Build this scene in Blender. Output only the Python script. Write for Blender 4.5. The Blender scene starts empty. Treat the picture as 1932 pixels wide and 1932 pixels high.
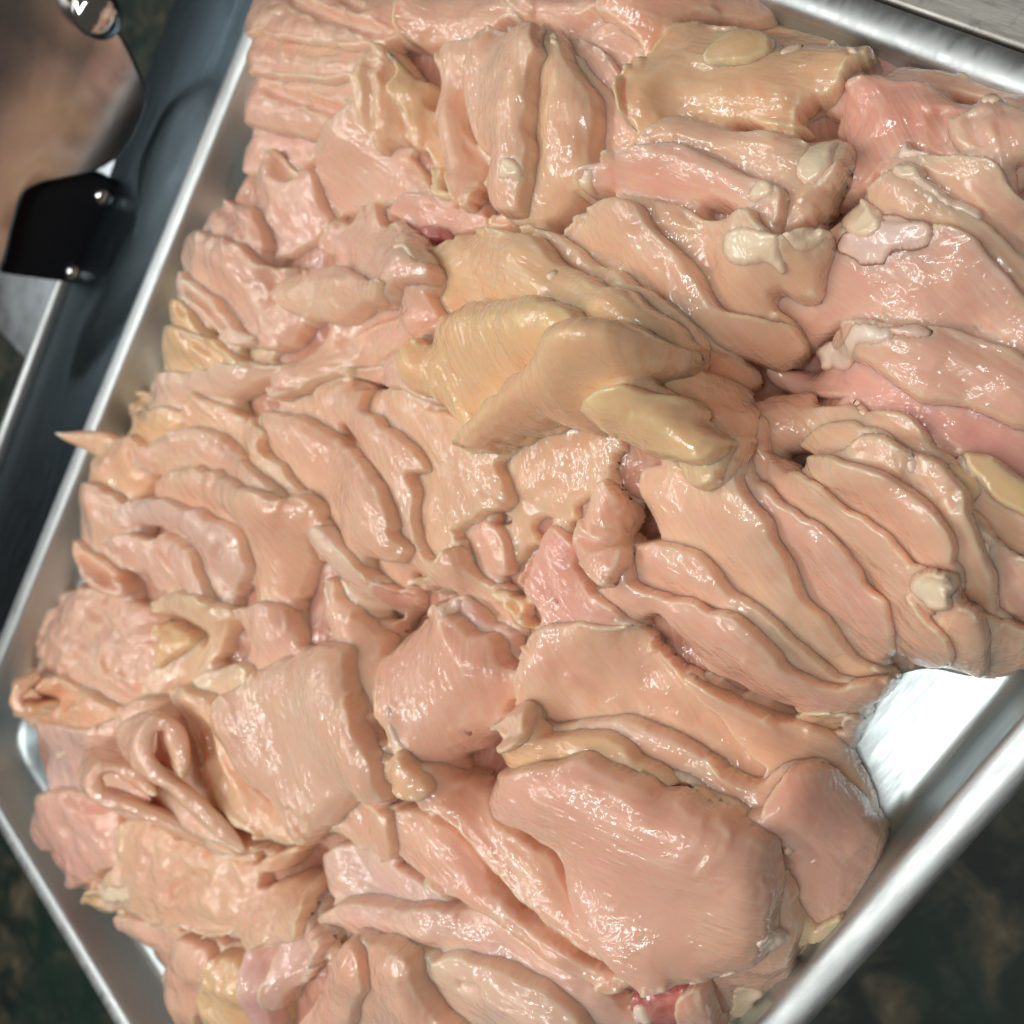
import bpy, math, random
import numpy as np
from mathutils import Matrix, Vector

random.seed(7)
rng = np.random.default_rng(11)
S_ = bpy.context.scene
COL = S_.collection

# ------------------------------------------------------------------ camera
# world: metres, z = 0 is the plane of the tray's rim, the camera hangs CAM_H above it
FPX, CPX = 1669.0, 966.0
CAM_H = 0.23
_d1 = np.array([-2721., 4618., FPX]); _d2 = np.array([-2589., -2129., FPX])
_d1 /= np.linalg.norm(_d1); _d2 /= np.linalg.norm(_d2)
_n = np.cross(_d1, _d2); _n /= np.linalg.norm(_n); _d2 = np.cross(_n, _d1)
cam_d = bpy.data.cameras.new('camera'); cam = bpy.data.objects.new('camera', cam_d); COL.objects.link(cam)
cam_d.sensor_width = 36.0
cam_d.lens = 36.0 * FPX / 1932.0
cam_d.clip_start = 0.01; cam_d.clip_end = 50
rot = Matrix(((_d1[0], -_d1[1], -_d1[2]), (-_d2[0], _d2[1], _d2[2]), (-_n[0], _n[1], _n[2])))
cam.matrix_world = Matrix.Translation((0, 0, CAM_H)) @ rot.to_4x4()
cam_d.dof.use_dof = True
cam_d.dof.focus_distance = 0.205
cam_d.dof.aperture_fstop = 13.0
S_.camera = cam

# ------------------------------------------------------------------ light
w = bpy.data.worlds.new('World'); S_.world = w; w.use_nodes = True
w.node_tree.nodes['Background'].inputs[0].default_value = (1.0, 0.89, 0.79, 1)
w.node_tree.nodes['Background'].inputs[1].default_value = 0.085

def area(name, loc, target, sx, sy, power, col):
    l = bpy.data.lights.new(name, 'AREA'); l.shape = 'RECTANGLE'; l.size = sx; l.size_y = sy
    l.energy = power; l.color = col
    o = bpy.data.objects.new(name, l); COL.objects.link(o)
    o.location = loc
    o.rotation_euler = (Vector(target) - Vector(loc)).to_track_quat('-Z', 'Y').to_euler()
    return o
area('ceiling_tube_lamp', (0.20, 0.12, 1.25), (0.12, -0.14, 0), 0.85, 0.09, 7.8, (1.0, 0.985, 0.95))
area('ceiling_tube_lamp', (0.42, -0.48, 1.15), (0.12, -0.14, 0), 0.9, 0.10, 6.8, (1.0, 0.97, 0.92))
area('ceiling_tube_lamp', (0.35, -1.9, 1.35), (0.12, -0.2, 0), 1.3, 0.07, 7.0, (0.95, 0.98, 1.0))
S_.view_settings.view_transform = 'Standard'; S_.view_settings.look = 'None'
S_.view_settings.gamma = 1; S_.view_settings.exposure = -0.25
S_.view_settings.use_curve_mapping = False
S_.cycles.max_bounces = 6
S_.cycles.adaptive_threshold = 0.04
S_.cycles.use_denoising = True

# ------------------------------------------------------------------ helpers
CAMP = np.array([0., 0., CAM_H])
def ray(px, py):
    r = np.stack([np.asarray(px, float) - CPX, np.asarray(py, float) - CPX, np.full(np.shape(px), FPX)], -1)
    r = np.stack([r @ _d1, -(r @ _d2), -(r @ _n)], -1)
    return r / -r[..., 2:3]                       # falls 1 per unit
def hit(px, py, zf):
    """points where the rays through the picture positions meet the surface z = zf(x, y)"""
    r = ray(px, py)
    ts = np.linspace(0.10, 0.30, 401)
    P = CAMP + r[..., None, :] * ts[:, None]
    below = P[..., 2] <= zf(P[..., 0], P[..., 1])
    k = np.where(below.any(-1), below.argmax(-1), len(ts) - 1)
    t = ts[k]
    P = CAMP + r * t[..., None]
    return P
def at_z(px, py, z):
    r = ray(px, py); return CAMP + r * (CAM_H - z)
def box_blur(a, r, ax):
    if r < 1: return a
    n = a.shape[ax]
    p = np.concatenate([np.take(a, [0], ax).repeat(r + 1, ax), a, np.take(a, [-1], ax).repeat(r, ax)], ax)
    c = np.cumsum(p, ax)
    hi = np.take(c, range(2 * r + 1, 2 * r + 1 + n), ax); lo = np.take(c, range(0, n), ax)
    return (hi - lo) / (2 * r + 1)
def blur(a, s):
    r = max(1, int(round(s * 1.0)))
    for _ in range(3):
        a = box_blur(box_blur(a, r, 0), r, 1)
    return a
def poly_sdf(X, Y, pts):
    """distance to a closed outline, positive inside"""
    d2 = np.full(X.shape, 1e9); ins = np.zeros(X.shape, bool)
    Q = np.roll(pts, -1, 0)
    for (ax, ay), (bx, by) in zip(pts, Q):
        ex, ey = bx - ax, by - ay; L = ex * ex + ey * ey
        if L < 1e-14: continue
        wx = X - ax; wy = Y - ay
        t = np.clip((wx * ex + wy * ey) / L, 0, 1)
        dx = wx - ex * t; dy = wy - ey * t
        np.minimum(d2, dx * dx + dy * dy, out=d2)
        c = ((ay <= Y) & (by > Y)) | ((by <= Y) & (ay > Y))
        if ey != 0: ins ^= c & (wx < wy * ex / ey)
    d = np.sqrt(d2)
    return np.where(ins, d, -d)
def line_dist(X, Y, pts):
    d2 = np.full(X.shape, 1e9); tt = np.zeros(X.shape); n = len(pts) - 1
    for i in range(n):
        ax, ay = pts[i]; ex, ey = pts[i + 1] - pts[i]; L = ex * ex + ey * ey + 1e-12
        t = np.clip(((X - ax) * ex + (Y - ay) * ey) / L, 0, 1)
        q = (X - ax - ex * t) ** 2 + (Y - ay - ey * t) ** 2
        m = q < d2; d2 = np.where(m, q, d2); tt = np.where(m, (i + t) / n, tt)
    return np.sqrt(d2), tt
def spline(p, closed=True, n=6):
    p = np.asarray(p, float); out = []; N = len(p)
    rngi = range(N) if closed else range(N - 1)
    for i in rngi:
        if closed: a, b, c, d = p[i - 1], p[i], p[(i + 1) % N], p[(i + 2) % N]
        else: a, b, c, d = p[max(i - 1, 0)], p[i], p[i + 1], p[min(i + 2, N - 1)]
        for k in range(n):
            t = k / n
            out.append(0.5 * ((2 * b) + (c - a) * t + (2 * a - 5 * b + 4 * c - d) * t * t + (3 * b - a - 3 * c + d) * t ** 3))
    if not closed: out.append(p[-1])
    return np.array(out)
def new_mesh(name, V, F, mat, smooth=True):
    me = bpy.data.meshes.new(name)
    V = np.asarray(V, np.float32)
    F = np.asarray(F, np.int32)
    me.vertices.add(len(V)); me.vertices.foreach_set('co', V.ravel())
    me.loops.add(F.size); me.loops.foreach_set('vertex_index', F.ravel())
    me.polygons.add(len(F)); me.polygons.foreach_set('loop_start', np.arange(0, F.size, F.shape[1], dtype=np.int32))
    me.update(calc_edges=True); me.validate()
    if smooth: me.shade_smooth()
    me.materials.append(mat)
    return me
def tag(o, label=None, cat=None, group=None, kind=None):
    for k, v in (('label', label), ('category', cat), ('group', group), ('kind', kind)):
        if v: o[k] = v
    return o
def link(name, me, parent=None, loc=None):
    o = bpy.data.objects.new(name, me); COL.objects.link(o)
    if parent: o.parent = parent
    if loc is not None: o.location = loc
    return o

# ------------------------------------------------------------------ materials
class N:
    def __init__(s, name):
        s.m = bpy.data.materials.new(name); s.m.use_nodes = True; s.t = s.m.node_tree
        s.p = s.t.nodes['Principled BSDF']
    def n(s, typ, **kw):
        x = s.t.nodes.new(typ)
        for k, v in kw.items():
            if k.startswith('i_'):
                k = k[2:]; k = int(k) if k.isdigit() else k.replace('_', ' ')
                if hasattr(v, 'is_output'): s.t.links.new(v, x.inputs[k])
                else: x.inputs[k].default_value = v
            else: setattr(x, k, v)
        return x
    def l(s, a, b): s.t.links.new(a, b)
    def noise(s, vec, scale, detail=3, rough=.5, dist=0):
        return s.n('ShaderNodeTexNoise', i_Vector=vec, i_Scale=scale, i_Detail=detail, i_Roughness=rough, i_Distortion=dist).outputs['Fac']
    def ramp(s, fac, stops):
        r = s.n('ShaderNodeValToRGB', i_0=fac); e = r.color_ramp.elements
        while len(e) < len(stops): e.new(.5)
        for q, (p, c) in zip(e, stops):
            q.position = p; q.color = (*c, 1) if len(c) == 3 else c
        return r.outputs[0]
    def mix(s, f, a, b, mode='MIX'):
        x = s.n('ShaderNodeMix', data_type='RGBA', blend_type=mode)
        for k, v in ((0, f), (6, a), (7, b)):
            if hasattr(v, 'is_output'): s.l(v, x.inputs[k])
            else: x.inputs[k].default_value = v
        return x.outputs[2]
    def math(s, op, a, b=0.0):
        x = s.n('ShaderNodeMath', operation=op)
        for k, v in ((0, a), (1, b)):
            if hasattr(v, 'is_output'): s.l(v, x.inputs[k])
            else: x.inputs[k].default_value = v
        return x.outputs[0]

def meat_material():
    k = N('raw_chicken'); p = k.p
    oi = k.n('ShaderNodeObjectInfo'); tc = k.n('ShaderNodeTexCoord')
    geo = k.n('ShaderNodeNewGeometry').outputs['Position']
    rnd = k.math('MULTIPLY', oi.outputs['Random'], 37.0)
    off = k.n('ShaderNodeCombineXYZ', i_X=rnd, i_Y=rnd).outputs[0]
    uv = k.n('ShaderNodeVectorMath', operation='ADD', i_0=tc.outputs['UV'], i_1=off).outputs[0]
    # colour: blotches of pink and yellow, pale fibre lines
    big = k.noise(geo, 38, 2, .55, 0)
    mid = k.noise(geo, 150, 2, .6, 0)
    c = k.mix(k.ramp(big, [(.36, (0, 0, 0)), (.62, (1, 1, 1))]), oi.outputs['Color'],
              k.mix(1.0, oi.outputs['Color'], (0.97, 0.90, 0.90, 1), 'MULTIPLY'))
    c = k.mix(k.ramp(k.noise(geo, 27, 2, .6, 0), [(.50, (0, 0, 0)), (.68, (.30, .30, .30))]), c, (.93, .68, .45, 1))
    c = k.mix(k.ramp(mid, [(.50, (0, 0, 0)), (.74, (.26, .26, .26))]), c, (0.82, 0.60, 0.44, 1))
    warp = k.n('ShaderNodeVectorMath', operation='SCALE', i_0=k.n('ShaderNodeTexNoise', i_Vector=geo, i_Scale=60.0, i_Detail=0.0).outputs['Color'])
    warp.inputs['Scale'].default_value = 0.0025
    uvw = k.n('ShaderNodeVectorMath', operation='ADD', i_0=uv, i_1=warp.outputs[0]).outputs[0]
    fm = k.n('ShaderNodeMapping', i_Vector=uvw, i_Scale=(90, 1000, 1)).outputs[0]
    fib = k.noise(fm, 1.0, 1.5, .6, 0)
    c = k.mix(k.math('MULTIPLY', k.ramp(k.noise(geo, 42, 1, .5, 0), [(.40, (.15, .15, .15)), (.60, (1, 1, 1))]), k.ramp(fib, [(.47, (0, 0, 0)), (.68, (.42, .42, .42))])), c, (0.95, 0.74, 0.60, 1))
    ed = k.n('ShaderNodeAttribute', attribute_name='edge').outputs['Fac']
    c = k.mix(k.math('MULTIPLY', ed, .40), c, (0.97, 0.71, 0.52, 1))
    k.l(c, p.inputs['Base Color'])
    p.inputs['Subsurface Weight'].default_value = 0.85
    p.inputs['Subsurface Radius'].default_value = (1.0, 0.45, 0.22)
    p.inputs['Subsurface Scale'].default_value = 0.0050
    p.inputs['Roughness'].default_value = 0.42
    p.inputs['IOR'].default_value = 1.4
    p.inputs['Coat Weight'].default_value = 1.0
    p.inputs['Coat IOR'].default_value = 1.58
    wet = k.noise(geo, 90, 1, .6, 0)
    k.l(k.ramp(wet, [(.40, (.09, .09, .09)), (.62, (.20, .20, .20))]), p.inputs['Coat Roughness'])
    # relief: fibres along the cut, tiny wet pimples, broad softness
    fm2 = k.n('ShaderNodeMapping', i_Vector=uvw, i_Scale=(70, 520, 1)).outputs[0]
    f2 = k.noise(fm2, 1.0, 1, .5, 0)
    pat = k.ramp(k.noise(geo, 55, 1, .5, 0), [(.40, (.12, .12, .12)), (.60, (1, 1, 1))])
    f2 = k.math('MULTIPLY', f2, pat)
    pim = k.noise(geo, 430, 0, .5, 0)
    lump = k.noise(geo, 170, 1, .5, 0)
    h = k.math('ADD', k.math('MULTIPLY', f2, .00030), k.math('MULTIPLY', pim, .00012))
    h = k.math('ADD', h, k.math('MULTIPLY', lump, .00028))
    b = k.n('ShaderNodeBump', i_Strength=1.0, i_Distance=1.0, i_Height=h).outputs[0]
    k.l(b, p.inputs['Normal']); 
    fm3 = k.n('ShaderNodeMapping', i_Vector=uvw, i_Scale=(120, 420, 1)).outputs[0]
    h2 = k.math('ADD', h, k.math('MULTIPLY', k.noise(geo, 210, 1.5, .5, 1.8), .00055))
    h2 = k.math('ADD', h2, k.math('MULTIPLY', k.math('MULTIPLY', k.noise(fm3, 1.0, 1.5, .5, .5), pat), .0013))
    b2 = k.n('ShaderNodeBump', i_Strength=1.0, i_Distance=1.0, i_Height=h2).outputs[0]
    k.l(b2, p.inputs['Coat Normal'])
    return k.m
def fat_material(name, c1, c2, sc=.003, blend=.8, sss=0.0):
    k = N(name); p = k.p
    geo = k.n('ShaderNodeNewGeometry').outputs['Position']
    c = k.mix(k.ramp(k.noise(geo, 180, 3, .6, .5), [(.35, (0, 0, 0)), (.65, (1, 1, 1))]), (*c1, 1), (*c2, 1))
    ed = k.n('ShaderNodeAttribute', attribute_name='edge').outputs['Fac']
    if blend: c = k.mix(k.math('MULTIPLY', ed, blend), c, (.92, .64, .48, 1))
    k.l(c, p.inputs['Base Color'])
    p.inputs['Subsurface Weight'].default_value = sss
    p.inputs['Subsurface Radius'].default_value = (1, .85, .65)
    p.inputs['Subsurface Scale'].default_value = sc
    p.inputs['Roughness'].default_value = .35
    p.inputs['Coat Weight'].default_value = .8; p.inputs['Coat Roughness'].default_value = .12
    h = k.math('ADD', k.math('MULTIPLY', k.noise(geo, 420, 2, .5, .8), .00014), k.math('MULTIPLY', k.noise(geo, 170, 2, .5, .5), .0006))
    b = k.n('ShaderNodeBump', i_Strength=1.0, i_Distance=1.0, i_Height=h).outputs[0]
    k.l(b, p.inputs['Normal']); k.l(b, p.inputs['Coat Normal'])
    return k.m
def metal(name, col, rough, brush=None, dirt=0, aniso=0, bump=.00004):
    k = N(name); p = k.p
    geo = k.n('ShaderNodeNewGeometry').outputs['Position']
    p.inputs['Metallic'].default_value = 1
    c = k.mix(k.noise(geo, 30, 4, .6, .4), (*[v * .86 for v in col], 1), (*col, 1))
    if dirt: c = k.mix(k.ramp(k.noise(geo, 140, 6, .7, 1), [(.56, (0, 0, 0)), (.66, (dirt, dirt, dirt))]), c, (.12, .10, .09, 1))
    k.l(c, p.inputs['Base Color'])
    mp = k.n('ShaderNodeMapping', i_Vector=geo, i_Scale=brush or (1, 1, 1)).outputs[0]
    nz = k.noise(mp, 60, 6, .65, .1)
    k.l(k.ramp(nz, [(.3, (rough * .8,) * 3), (.7, (rough * 1.25,) * 3)]), p.inputs['Roughness'])
    h = k.math('MULTIPLY', nz, bump)
    k.l(k.n('ShaderNodeBump', i_Strength=1.0, i_Distance=1.0, i_Height=h).outputs[0], p.inputs['Normal'])
    return k.m
def plain(name, col, rough, metallic=0):
    k = N(name); p = k.p
    geo = k.n('ShaderNodeNewGeometry').outputs['Position']
    k.l(k.mix(k.noise(geo, 90, 4, .6, .4), (*[v * .8 for v in col], 1), (*col, 1)), p.inputs['Base Color'])
    p.inputs['Roughness'].default_value = rough; p.inputs['Metallic'].default_value = metallic
    return k.m
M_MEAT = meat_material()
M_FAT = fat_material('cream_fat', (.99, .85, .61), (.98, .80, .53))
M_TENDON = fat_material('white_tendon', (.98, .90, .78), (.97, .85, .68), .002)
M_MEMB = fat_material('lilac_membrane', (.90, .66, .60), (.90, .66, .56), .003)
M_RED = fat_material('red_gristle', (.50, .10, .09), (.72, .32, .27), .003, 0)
M_TRAY = metal('brushed_aluminium', (.56, .64, .66), .42, (1, 9, 9))
M_RIM = metal('rim_aluminium', (.66, .71, .72), .50, (1, 5, 5))
M_STEEL = metal('counter_steel', (.065, .09, .105), .34, (1, 8, 1))
M_STEEL2 = metal('scratched_steel', (.42, .41, .38), .42, (8, 1, 1), .35)
M_PLATE = metal('polished_plate', (.62, .60, .60), .19)
M_CHROME = metal('chrome', (.75, .76, .74), .10)
M_BLACK = plain('black_plastic', (.004, .006, .010), .5)
M_BLACK.node_tree.nodes['Principled BSDF'].inputs['Specular IOR Level'].default_value = .25

# ------------------------------------------------------------------ tray and surroundings
TU0, TU1 = -0.36 * CAM_H, 1.636 * CAM_H        # x extent of the rim (centre of bead)
TV0, TV1 = -1.44 * CAM_H, 0.113 * CAM_H        # y extent
ZF = -0.0225                                   # tray floor
def round_rect(inset, rad, n=14):
    x0, x1, y0, y1 = TU0 + inset, TU1 - inset, TV0 + inset, TV1 - inset
    r = max(rad, .002); P = []
    for cx, cy, a0 in ((x1 - r, y1 - r, 0), (x0 + r, y1 - r, 90), (x0 + r, y0 + r, 180), (x1 - r, y0 + r, 270)):
        for i in range(n + 1):
            a = math.radians(a0 + 90 * i / n); P.append((cx + r * math.cos(a), cy + r * math.sin(a)))
    # subdivide straight runs
    out = []
    for i, p in enumerate(P):
        q = P[(i + 1) % len(P)]; L = math.dist(p, q); out.append(p)
        if L > .05:
            for t in range(1, 12): out.append((p[0] + (q[0] - p[0]) * t / 12, p[1] + (q[1] - p[1]) * t / 12))
    return out
def sweep(profile, mat, name, parent=None, cap=False):
    V = []; F = []; R = None
    for ins, z in profile:
        ring = round_rect(ins, .030 - ins * .8); R = len(ring)
        V += [(x, y, z) for x, y in ring]
    for k in range(len(profile) - 1):
        for i in range(R):
            j = (i + 1) % R
            F.append((k * R + i, k * R + j, (k + 1) * R + j, (k + 1) * R + i))
    me = new_mesh(name, V, F, mat)
    if cap:
        import bmesh
        bm = bmesh.new(); bm.from_mesh(me); bm.verts.ensure_lookup_table()
        bm.faces.new([bm.verts[i] for i in range(R)])
        bmesh.ops.recalc_face_normals(bm, faces=bm.faces)
        bm.to_mesh(me); bm.free(); me.shade_smooth()
    return link(name, me, parent)
tray = bpy.data.objects.new('aluminium_tray', None); COL.objects.link(tray); tray.location = (0, 0, 0)
tag(tray, 'shallow brushed aluminium tray with a rolled rim holding the heap of chicken', 'tray')
wall = []
for i in range(9):                             # floor fillet then sloping wall
    a = math.radians(90 * i / 8); rr = .005
    wall.append((.0165 - rr * math.sin(a) + .0006, ZF + rr - rr * math.cos(a)))
wall += [(.0105, -.010), (.0092, -.004)]
floor_prof = [(.06, ZF), (.030, ZF + .00005)] + wall
sweep(floor_prof, M_TRAY, 'pan', tray, cap=True)
bead = [(.0092, -.004)]
for i in range(1, 17):
    a = math.radians(180 - 225 * i / 16)
    bead.append((.0045 - .0047 * math.cos(a), -.0044 + .0040 * math.copysign(abs(math.sin(a)) ** .55, math.sin(a))))
sweep(bead, M_RIM, 'rolled_rim', tray)

def slab(name, pts, z0, z1, mat, parent=None, bev=.0012):
    import bmesh
    bm = bmesh.new(); vs = [bm.verts.new((x, y, z0)) for x, y in pts]
    f = bm.faces.new(vs); r = bmesh.ops.extrude_face_region(bm, geom=[f])
    for v in r['geom']:
        if isinstance(v, bmesh.types.BMVert): v.co.z = z1
    bmesh.ops.recalc_face_normals(bm, faces=bm.faces)
    if bev: bmesh.ops.bevel(bm, geom=[e for e in bm.edges], offset=bev, segments=3, affect='EDGES', profile=.5)
    me = bpy.data.meshes.new(name); bm.to_mesh(me); bm.free(); me.materials.append(mat); me.shade_smooth()
    return link(name, me, parent)
# dark mottled floor far below
k = N('dark_floor'); g_ = k.n('ShaderNodeNewGeometry').outputs['Position']
c_ = k.ramp(k.noise(g_, 24, 6, .65, .6), [(.30, (.006, .011, .012)), (.46, (.015, .03, .024)), (.54, (.06, .065, .045)), (.62, (.13, .11, .07)), (.72, (.30, .26, .18))])
c_ = k.mix(k.ramp(k.noise(g_, 9, 3, .5, .2), [(.45, (0, 0, 0)), (.6, (.7, .7, .7))]), c_, (.010, .045, .032, 1))
k.l(c_, k.p.inputs['Base Color']); k.p.inputs['Roughness'].default_value = .6
fl = new_mesh('floor', [(-4, -4, -.32), (4, -4, -.32), (4, 4, -.32), (-4, 4, -.32)], [(0, 1, 2, 3)], k.m, False)
tag(link('floor', fl), kind='structure')
# steel counter ledge running beside the tray's far long side
yl = TV0
a_ = at_z(125, 535, -.012); b_ = at_z(0, 886, -.012); yo = float((a_[1] + b_[1]) / 2)
ledge = bpy.data.objects.new('steel_ledge', None); COL.objects.link(ledge)
tag(ledge, 'dark polished steel ledge with a bright edge running along the far side of the tray', 'ledge')
slab('ledge_top', [(-.5, yo), (.50, yo), (.50, yl - .006), (-.5, yl - .006)], -.030, -.012, M_STEEL, ledge)
xt = float(a_[0]) - .012
slab('edge_trim', [(xt, yo - .006), (.50, yo - .006), (.50, yo - .0005), (xt, yo - .0005)], -.032, -.008, M_RIM, ledge, .0025)
# counter under the short end, scratched
ctr = slab('steel_counter', [(-.9, -.9), (TU0 - .0035, -.9), (TU0 - .0035, .5), (-.9, .5)], -.060, -.012, M_STEEL2, None, .002)
tag(ctr, 'scratched grey steel counter beyond the top right rim of the tray', 'counter')
# pale panel behind the ledge
pn = slab('pale_panel', [(.075, yo - .16), (.22, yo - .16), (.22, yo - .030), (.075, yo - .030)], -.075, -.055, metal('pale_steel', (.66, .72, .74), .35), None)
tag(pn, 'pale brushed metal panel with rusty joints beyond the ledge at the left', 'panel')
M_RUST = plain('rust', (.16, .06, .03), .8)
for x0 in (.085, .112, .150):
    s = slab('rusty_joint', [(x0, yo - .15), (x0 + .004, yo - .15), (x0 + .004, yo - .031), (x0, yo - .031)], -.0548, -.0535, M_RUST, None, .0003)
    s.parent = pn
# polished plate with rounded corner and riveted black bracket, standing behind the ledge
O_ = at_z(150, 330, .006)
def plate_pts(W, dist):
    """picture positions -> points on an upright plane standing behind the ledge"""
    nrm = Vector((.13, .95, .30)).normalized(); o = Vector(O_) + nrm * dist
    out = []
    for x, y in W:
        d = Vector(ray(x, y)); t = (o - Vector(CAMP)).dot(nrm) / d.dot(nrm)
        out.append(Vector(CAMP) + d * t)
    return out, nrm
def plate(name, W, dist, thick, mat, parent, bev=.001):
    import bmesh
    P, nrm = plate_pts(spline(W, True, 5), dist)
    bm = bmesh.new(); f = bm.faces.new([bm.verts.new(p) for p in P])
    r = bmesh.ops.extrude_face_region(bm, geom=[f])
    for v in r['geom']:
        if isinstance(v, bmesh.types.BMVert): v.co -= nrm * thick
    bmesh.ops.recalc_face_normals(bm, faces=bm.faces)
    es = [e for e in bm.edges if len(e.link_faces) == 2 and e.calc_face_angle(0) > .9]
    bmesh.ops.bevel(bm, geom=es, offset=bev, segments=3, affect='EDGES', profile=.5)
    me = bpy.data.meshes.new(name); bm.to_mesh(me); bm.free(); me.materials.append(mat)
    me.shade_auto_smooth() if hasattr(me, 'shade_auto_smooth') else me.shade_smooth()
    return link(name, me, parent), P, nrm
guard = bpy.data.objects.new('steel_guard', None); COL.objects.link(guard)
tag(guard, 'polished steel plate with a rounded corner reflecting the meat at top left', 'metal plate')
plate('plate', [(-190, -160), (-20, -120), (90, -40), (160, 22), (222, 60), (262, 130), (279, 185), (265, 235), (232, 290), (180, 325), (120, 340), (75, 350), (45, 370), (28, 420), (14, 480), (2, 510), (-50, 620), (-190, 620)], 0, .004, M_PLATE, guard, .0016)
br, _, _ = plate('bracket', [(-20, 500), (8, 516), (60, 524), (120, 532), (160, 536), (186, 520), (196, 490), (210, 440), (226, 390), (229, 362), (214, 345), (170, 328), (90, 330), (20, 360), (-20, 420)], -.006, .006, M_BLACK, guard, .0008)
def lathe_on(name, cpx, dist, prof, mat, parent):
    P, nrm = plate_pts([cpx], dist); c = P[0]
    q = nrm.to_track_quat('Z', 'Y'); n = 24; V = []; F = []
    for r, z in prof:
        for i in range(n):
            a = 2 * math.pi * i / n; V.append(c + q @ Vector((r * math.cos(a), r * math.sin(a), z)))
    for k_ in range(len(prof) - 1):
        for i in range(n):
            j = (i + 1) % n; F.append((k_ * n + i, k_ * n + j, (k_ + 1) * n + j, (k_ + 1) * n + i))
    return link(name, new_mesh(name, V, F, mat), parent)
dome = [(.0040, -.001), (.0042, .0004), (.0036, .0016), (.0024, .0024), (.0010, .0028), (.0001, .0029)]
lathe_on('rivet', (196, 372), -.006, dome, M_CHROME, guard)
lathe_on('rivet', (141, 515), -.006, dome, M_CHROME, guard)
kn = [(.003, -.001), (.003, .004), (.0055, .0055), (.0085, .0075), (.0095, .0105), (.0085, .0135), (.0055, .0155), (.002, .0163), (.0001, .0164)]
kn2 = lathe_on('chrome_knob', (176, 12), .0005, kn, M_CHROME, guard)

# ------------------------------------------------------------------ the chicken: outlines read off the photograph, lowest piece first
CROP = {'W': (0, 0, 1), 'A': (0, 0, .34722), 'B': (615, 0, .34722), 'C': (1261.2, 0, .34722), 'D': (0, 615, .34722), 'E': (615, 615, .34722),
        'F': (1261.2, 615, .34722), 'G': (0, 1261.2, .34722), 'H': (615, 1261.2, .34722), 'I': (1261.2, 1261.2, .34722)}
def pp(crop, s):
    ox, oy, k = CROP[crop]; v = np.array([float(q) for q in s.replace(' ', ',').split(',') if q]).reshape(-1, 2)
    return np.stack([ox + v[:, 0] * k, oy + v[:, 1] * k], -1)
TINT = dict(pk=(.91, .56, .415), pc=(.92, .58, .41), yl=(.99, .63, .36), pale=(.93, .65, .49), rd=(.88, .49, .38),
            li=(.87, .58, .49), st=(.91, .58, .41), or_=(.95, .56, .34))
PIECES = []
def P(label, crop, pts, tint='pk', t=5, puff=2, ang=20, cr=(), fat=(), wave=.5, rag=.25, cat='chicken slice'):
    PIECES.append(dict(label=label, crop=crop, pts=pp(crop, pts), tint=tint, t=t * .00100, puff=puff * .001, ang=ang,
                       cr=[(pp(c if len(c) == 1 else crop, s), d * .001, w * .001) for c, s, d, w in cr],
                       fat=[(n, pp(crop, s), m) for n, s, m in fat], wave=wave, rag=rag, cat=cat))

# --- far left fringe and top left
P('pink flap lowest in the top left stack, hanging over the pale tray wall', 'W', '458,236 452,300 468,332 510,336 560,320 640,300 700,262 740,200 660,190 560,215 500,205', 'pk', 6, 3, 10, [('W', '462,262 520,258 600,262', -1.2, 1.5)])
P('third slice down of the wavy stack at the top left', 'W', '455,182 452,210 458,250 520,252 590,258 660,236 705,190 720,150 640,136 560,132 480,136', 'pk', 6, 3, 8, [('W', '530,182 580,196 660,218', -3.5, 1.8)])
P('second slice of the wavy stack at the top left, with a smooth rounded front', 'W', '458,60 456,100 472,128 480,146 540,150 620,156 700,160 735,140 745,100 700,80 600,60 520,55', 'pk', 6, 3, 8, [('W', '480,136 600,138 700,150', -1.2, 1.6)])
P('uppermost slice of the wavy stack in the top left corner of the heap', 'W', '464,-25 456,30 462,66 520,74 600,84 690,100 760,92 790,60 780,-25 620,-35', 'pk', 6, 3, 12, [('W', '540,-10 600,22 700,62 740,72', -3.5, 1.8), ('W', '640,-10 700,30', -2, 1.5)])
P('wide flat slice under the standing slices, shaded, left of the upper middle', 'W', '600,268 650,215 700,186 745,230 770,290 830,360 905,396 900,436 850,440 780,400 735,385 690,392 640,400 600,352 588,310', 'st', 4, 1, 35, [('W', '640,250 720,300 800,360', .8, 5)])
P('small folded flap curling over the gap in the tray wall', 'A', '1370,980 1440,880 1500,820 1550,900 1600,930 1680,915 1725,960 1750,1100 1795,1210 1745,1285 1680,1330 1570,1400 1450,1400 1400,1300 1385,1150', 'pk', 6, 4, 70, [('A', '1510,830 1560,920 1640,930', -5, 3), ('A', '1480,960 1500,1100 1440,1250', 1.2, 3), ('A', '1600,1120 1640,1260', .8, 2.5)])
P('brownish slice end glimpsed behind the yellow slices at the top right', 'C', '400,110 560,88 740,84 900,104 1060,108 1100,200 1180,205 1192,250 1150,300 1020,300 900,300 700,300 560,280', 'or_', 5, 2, 10)
P('top pale band of chicken crossing the upper edge between two slices', 'B', '395,-40 400,60 430,215 560,240 700,235 830,215 900,185 1050,95 985,40 940,-40', 'pc', 7, 3, 10, [('B', '420,230 400,120 430,40 520,10', 1.6, 2.2), ('B', '520,120 700,150 860,120', .8, 3)])
P('long pink slice across the top edge behind the standing slices', 'B', '985,30 1000,-40 1500,-60 1900,-60 1950,60 1900,170 1700,330 1620,430 1500,330 1380,240 1280,190 1170,95 1070,100', 'pk', 6, 3, 20, [('B', '1080,90 1250,150 1400,160 1600,80', -2.2, 2.2), ('B', '1400,60 1560,30 1640,80', 1.2, 2.5)])
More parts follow.
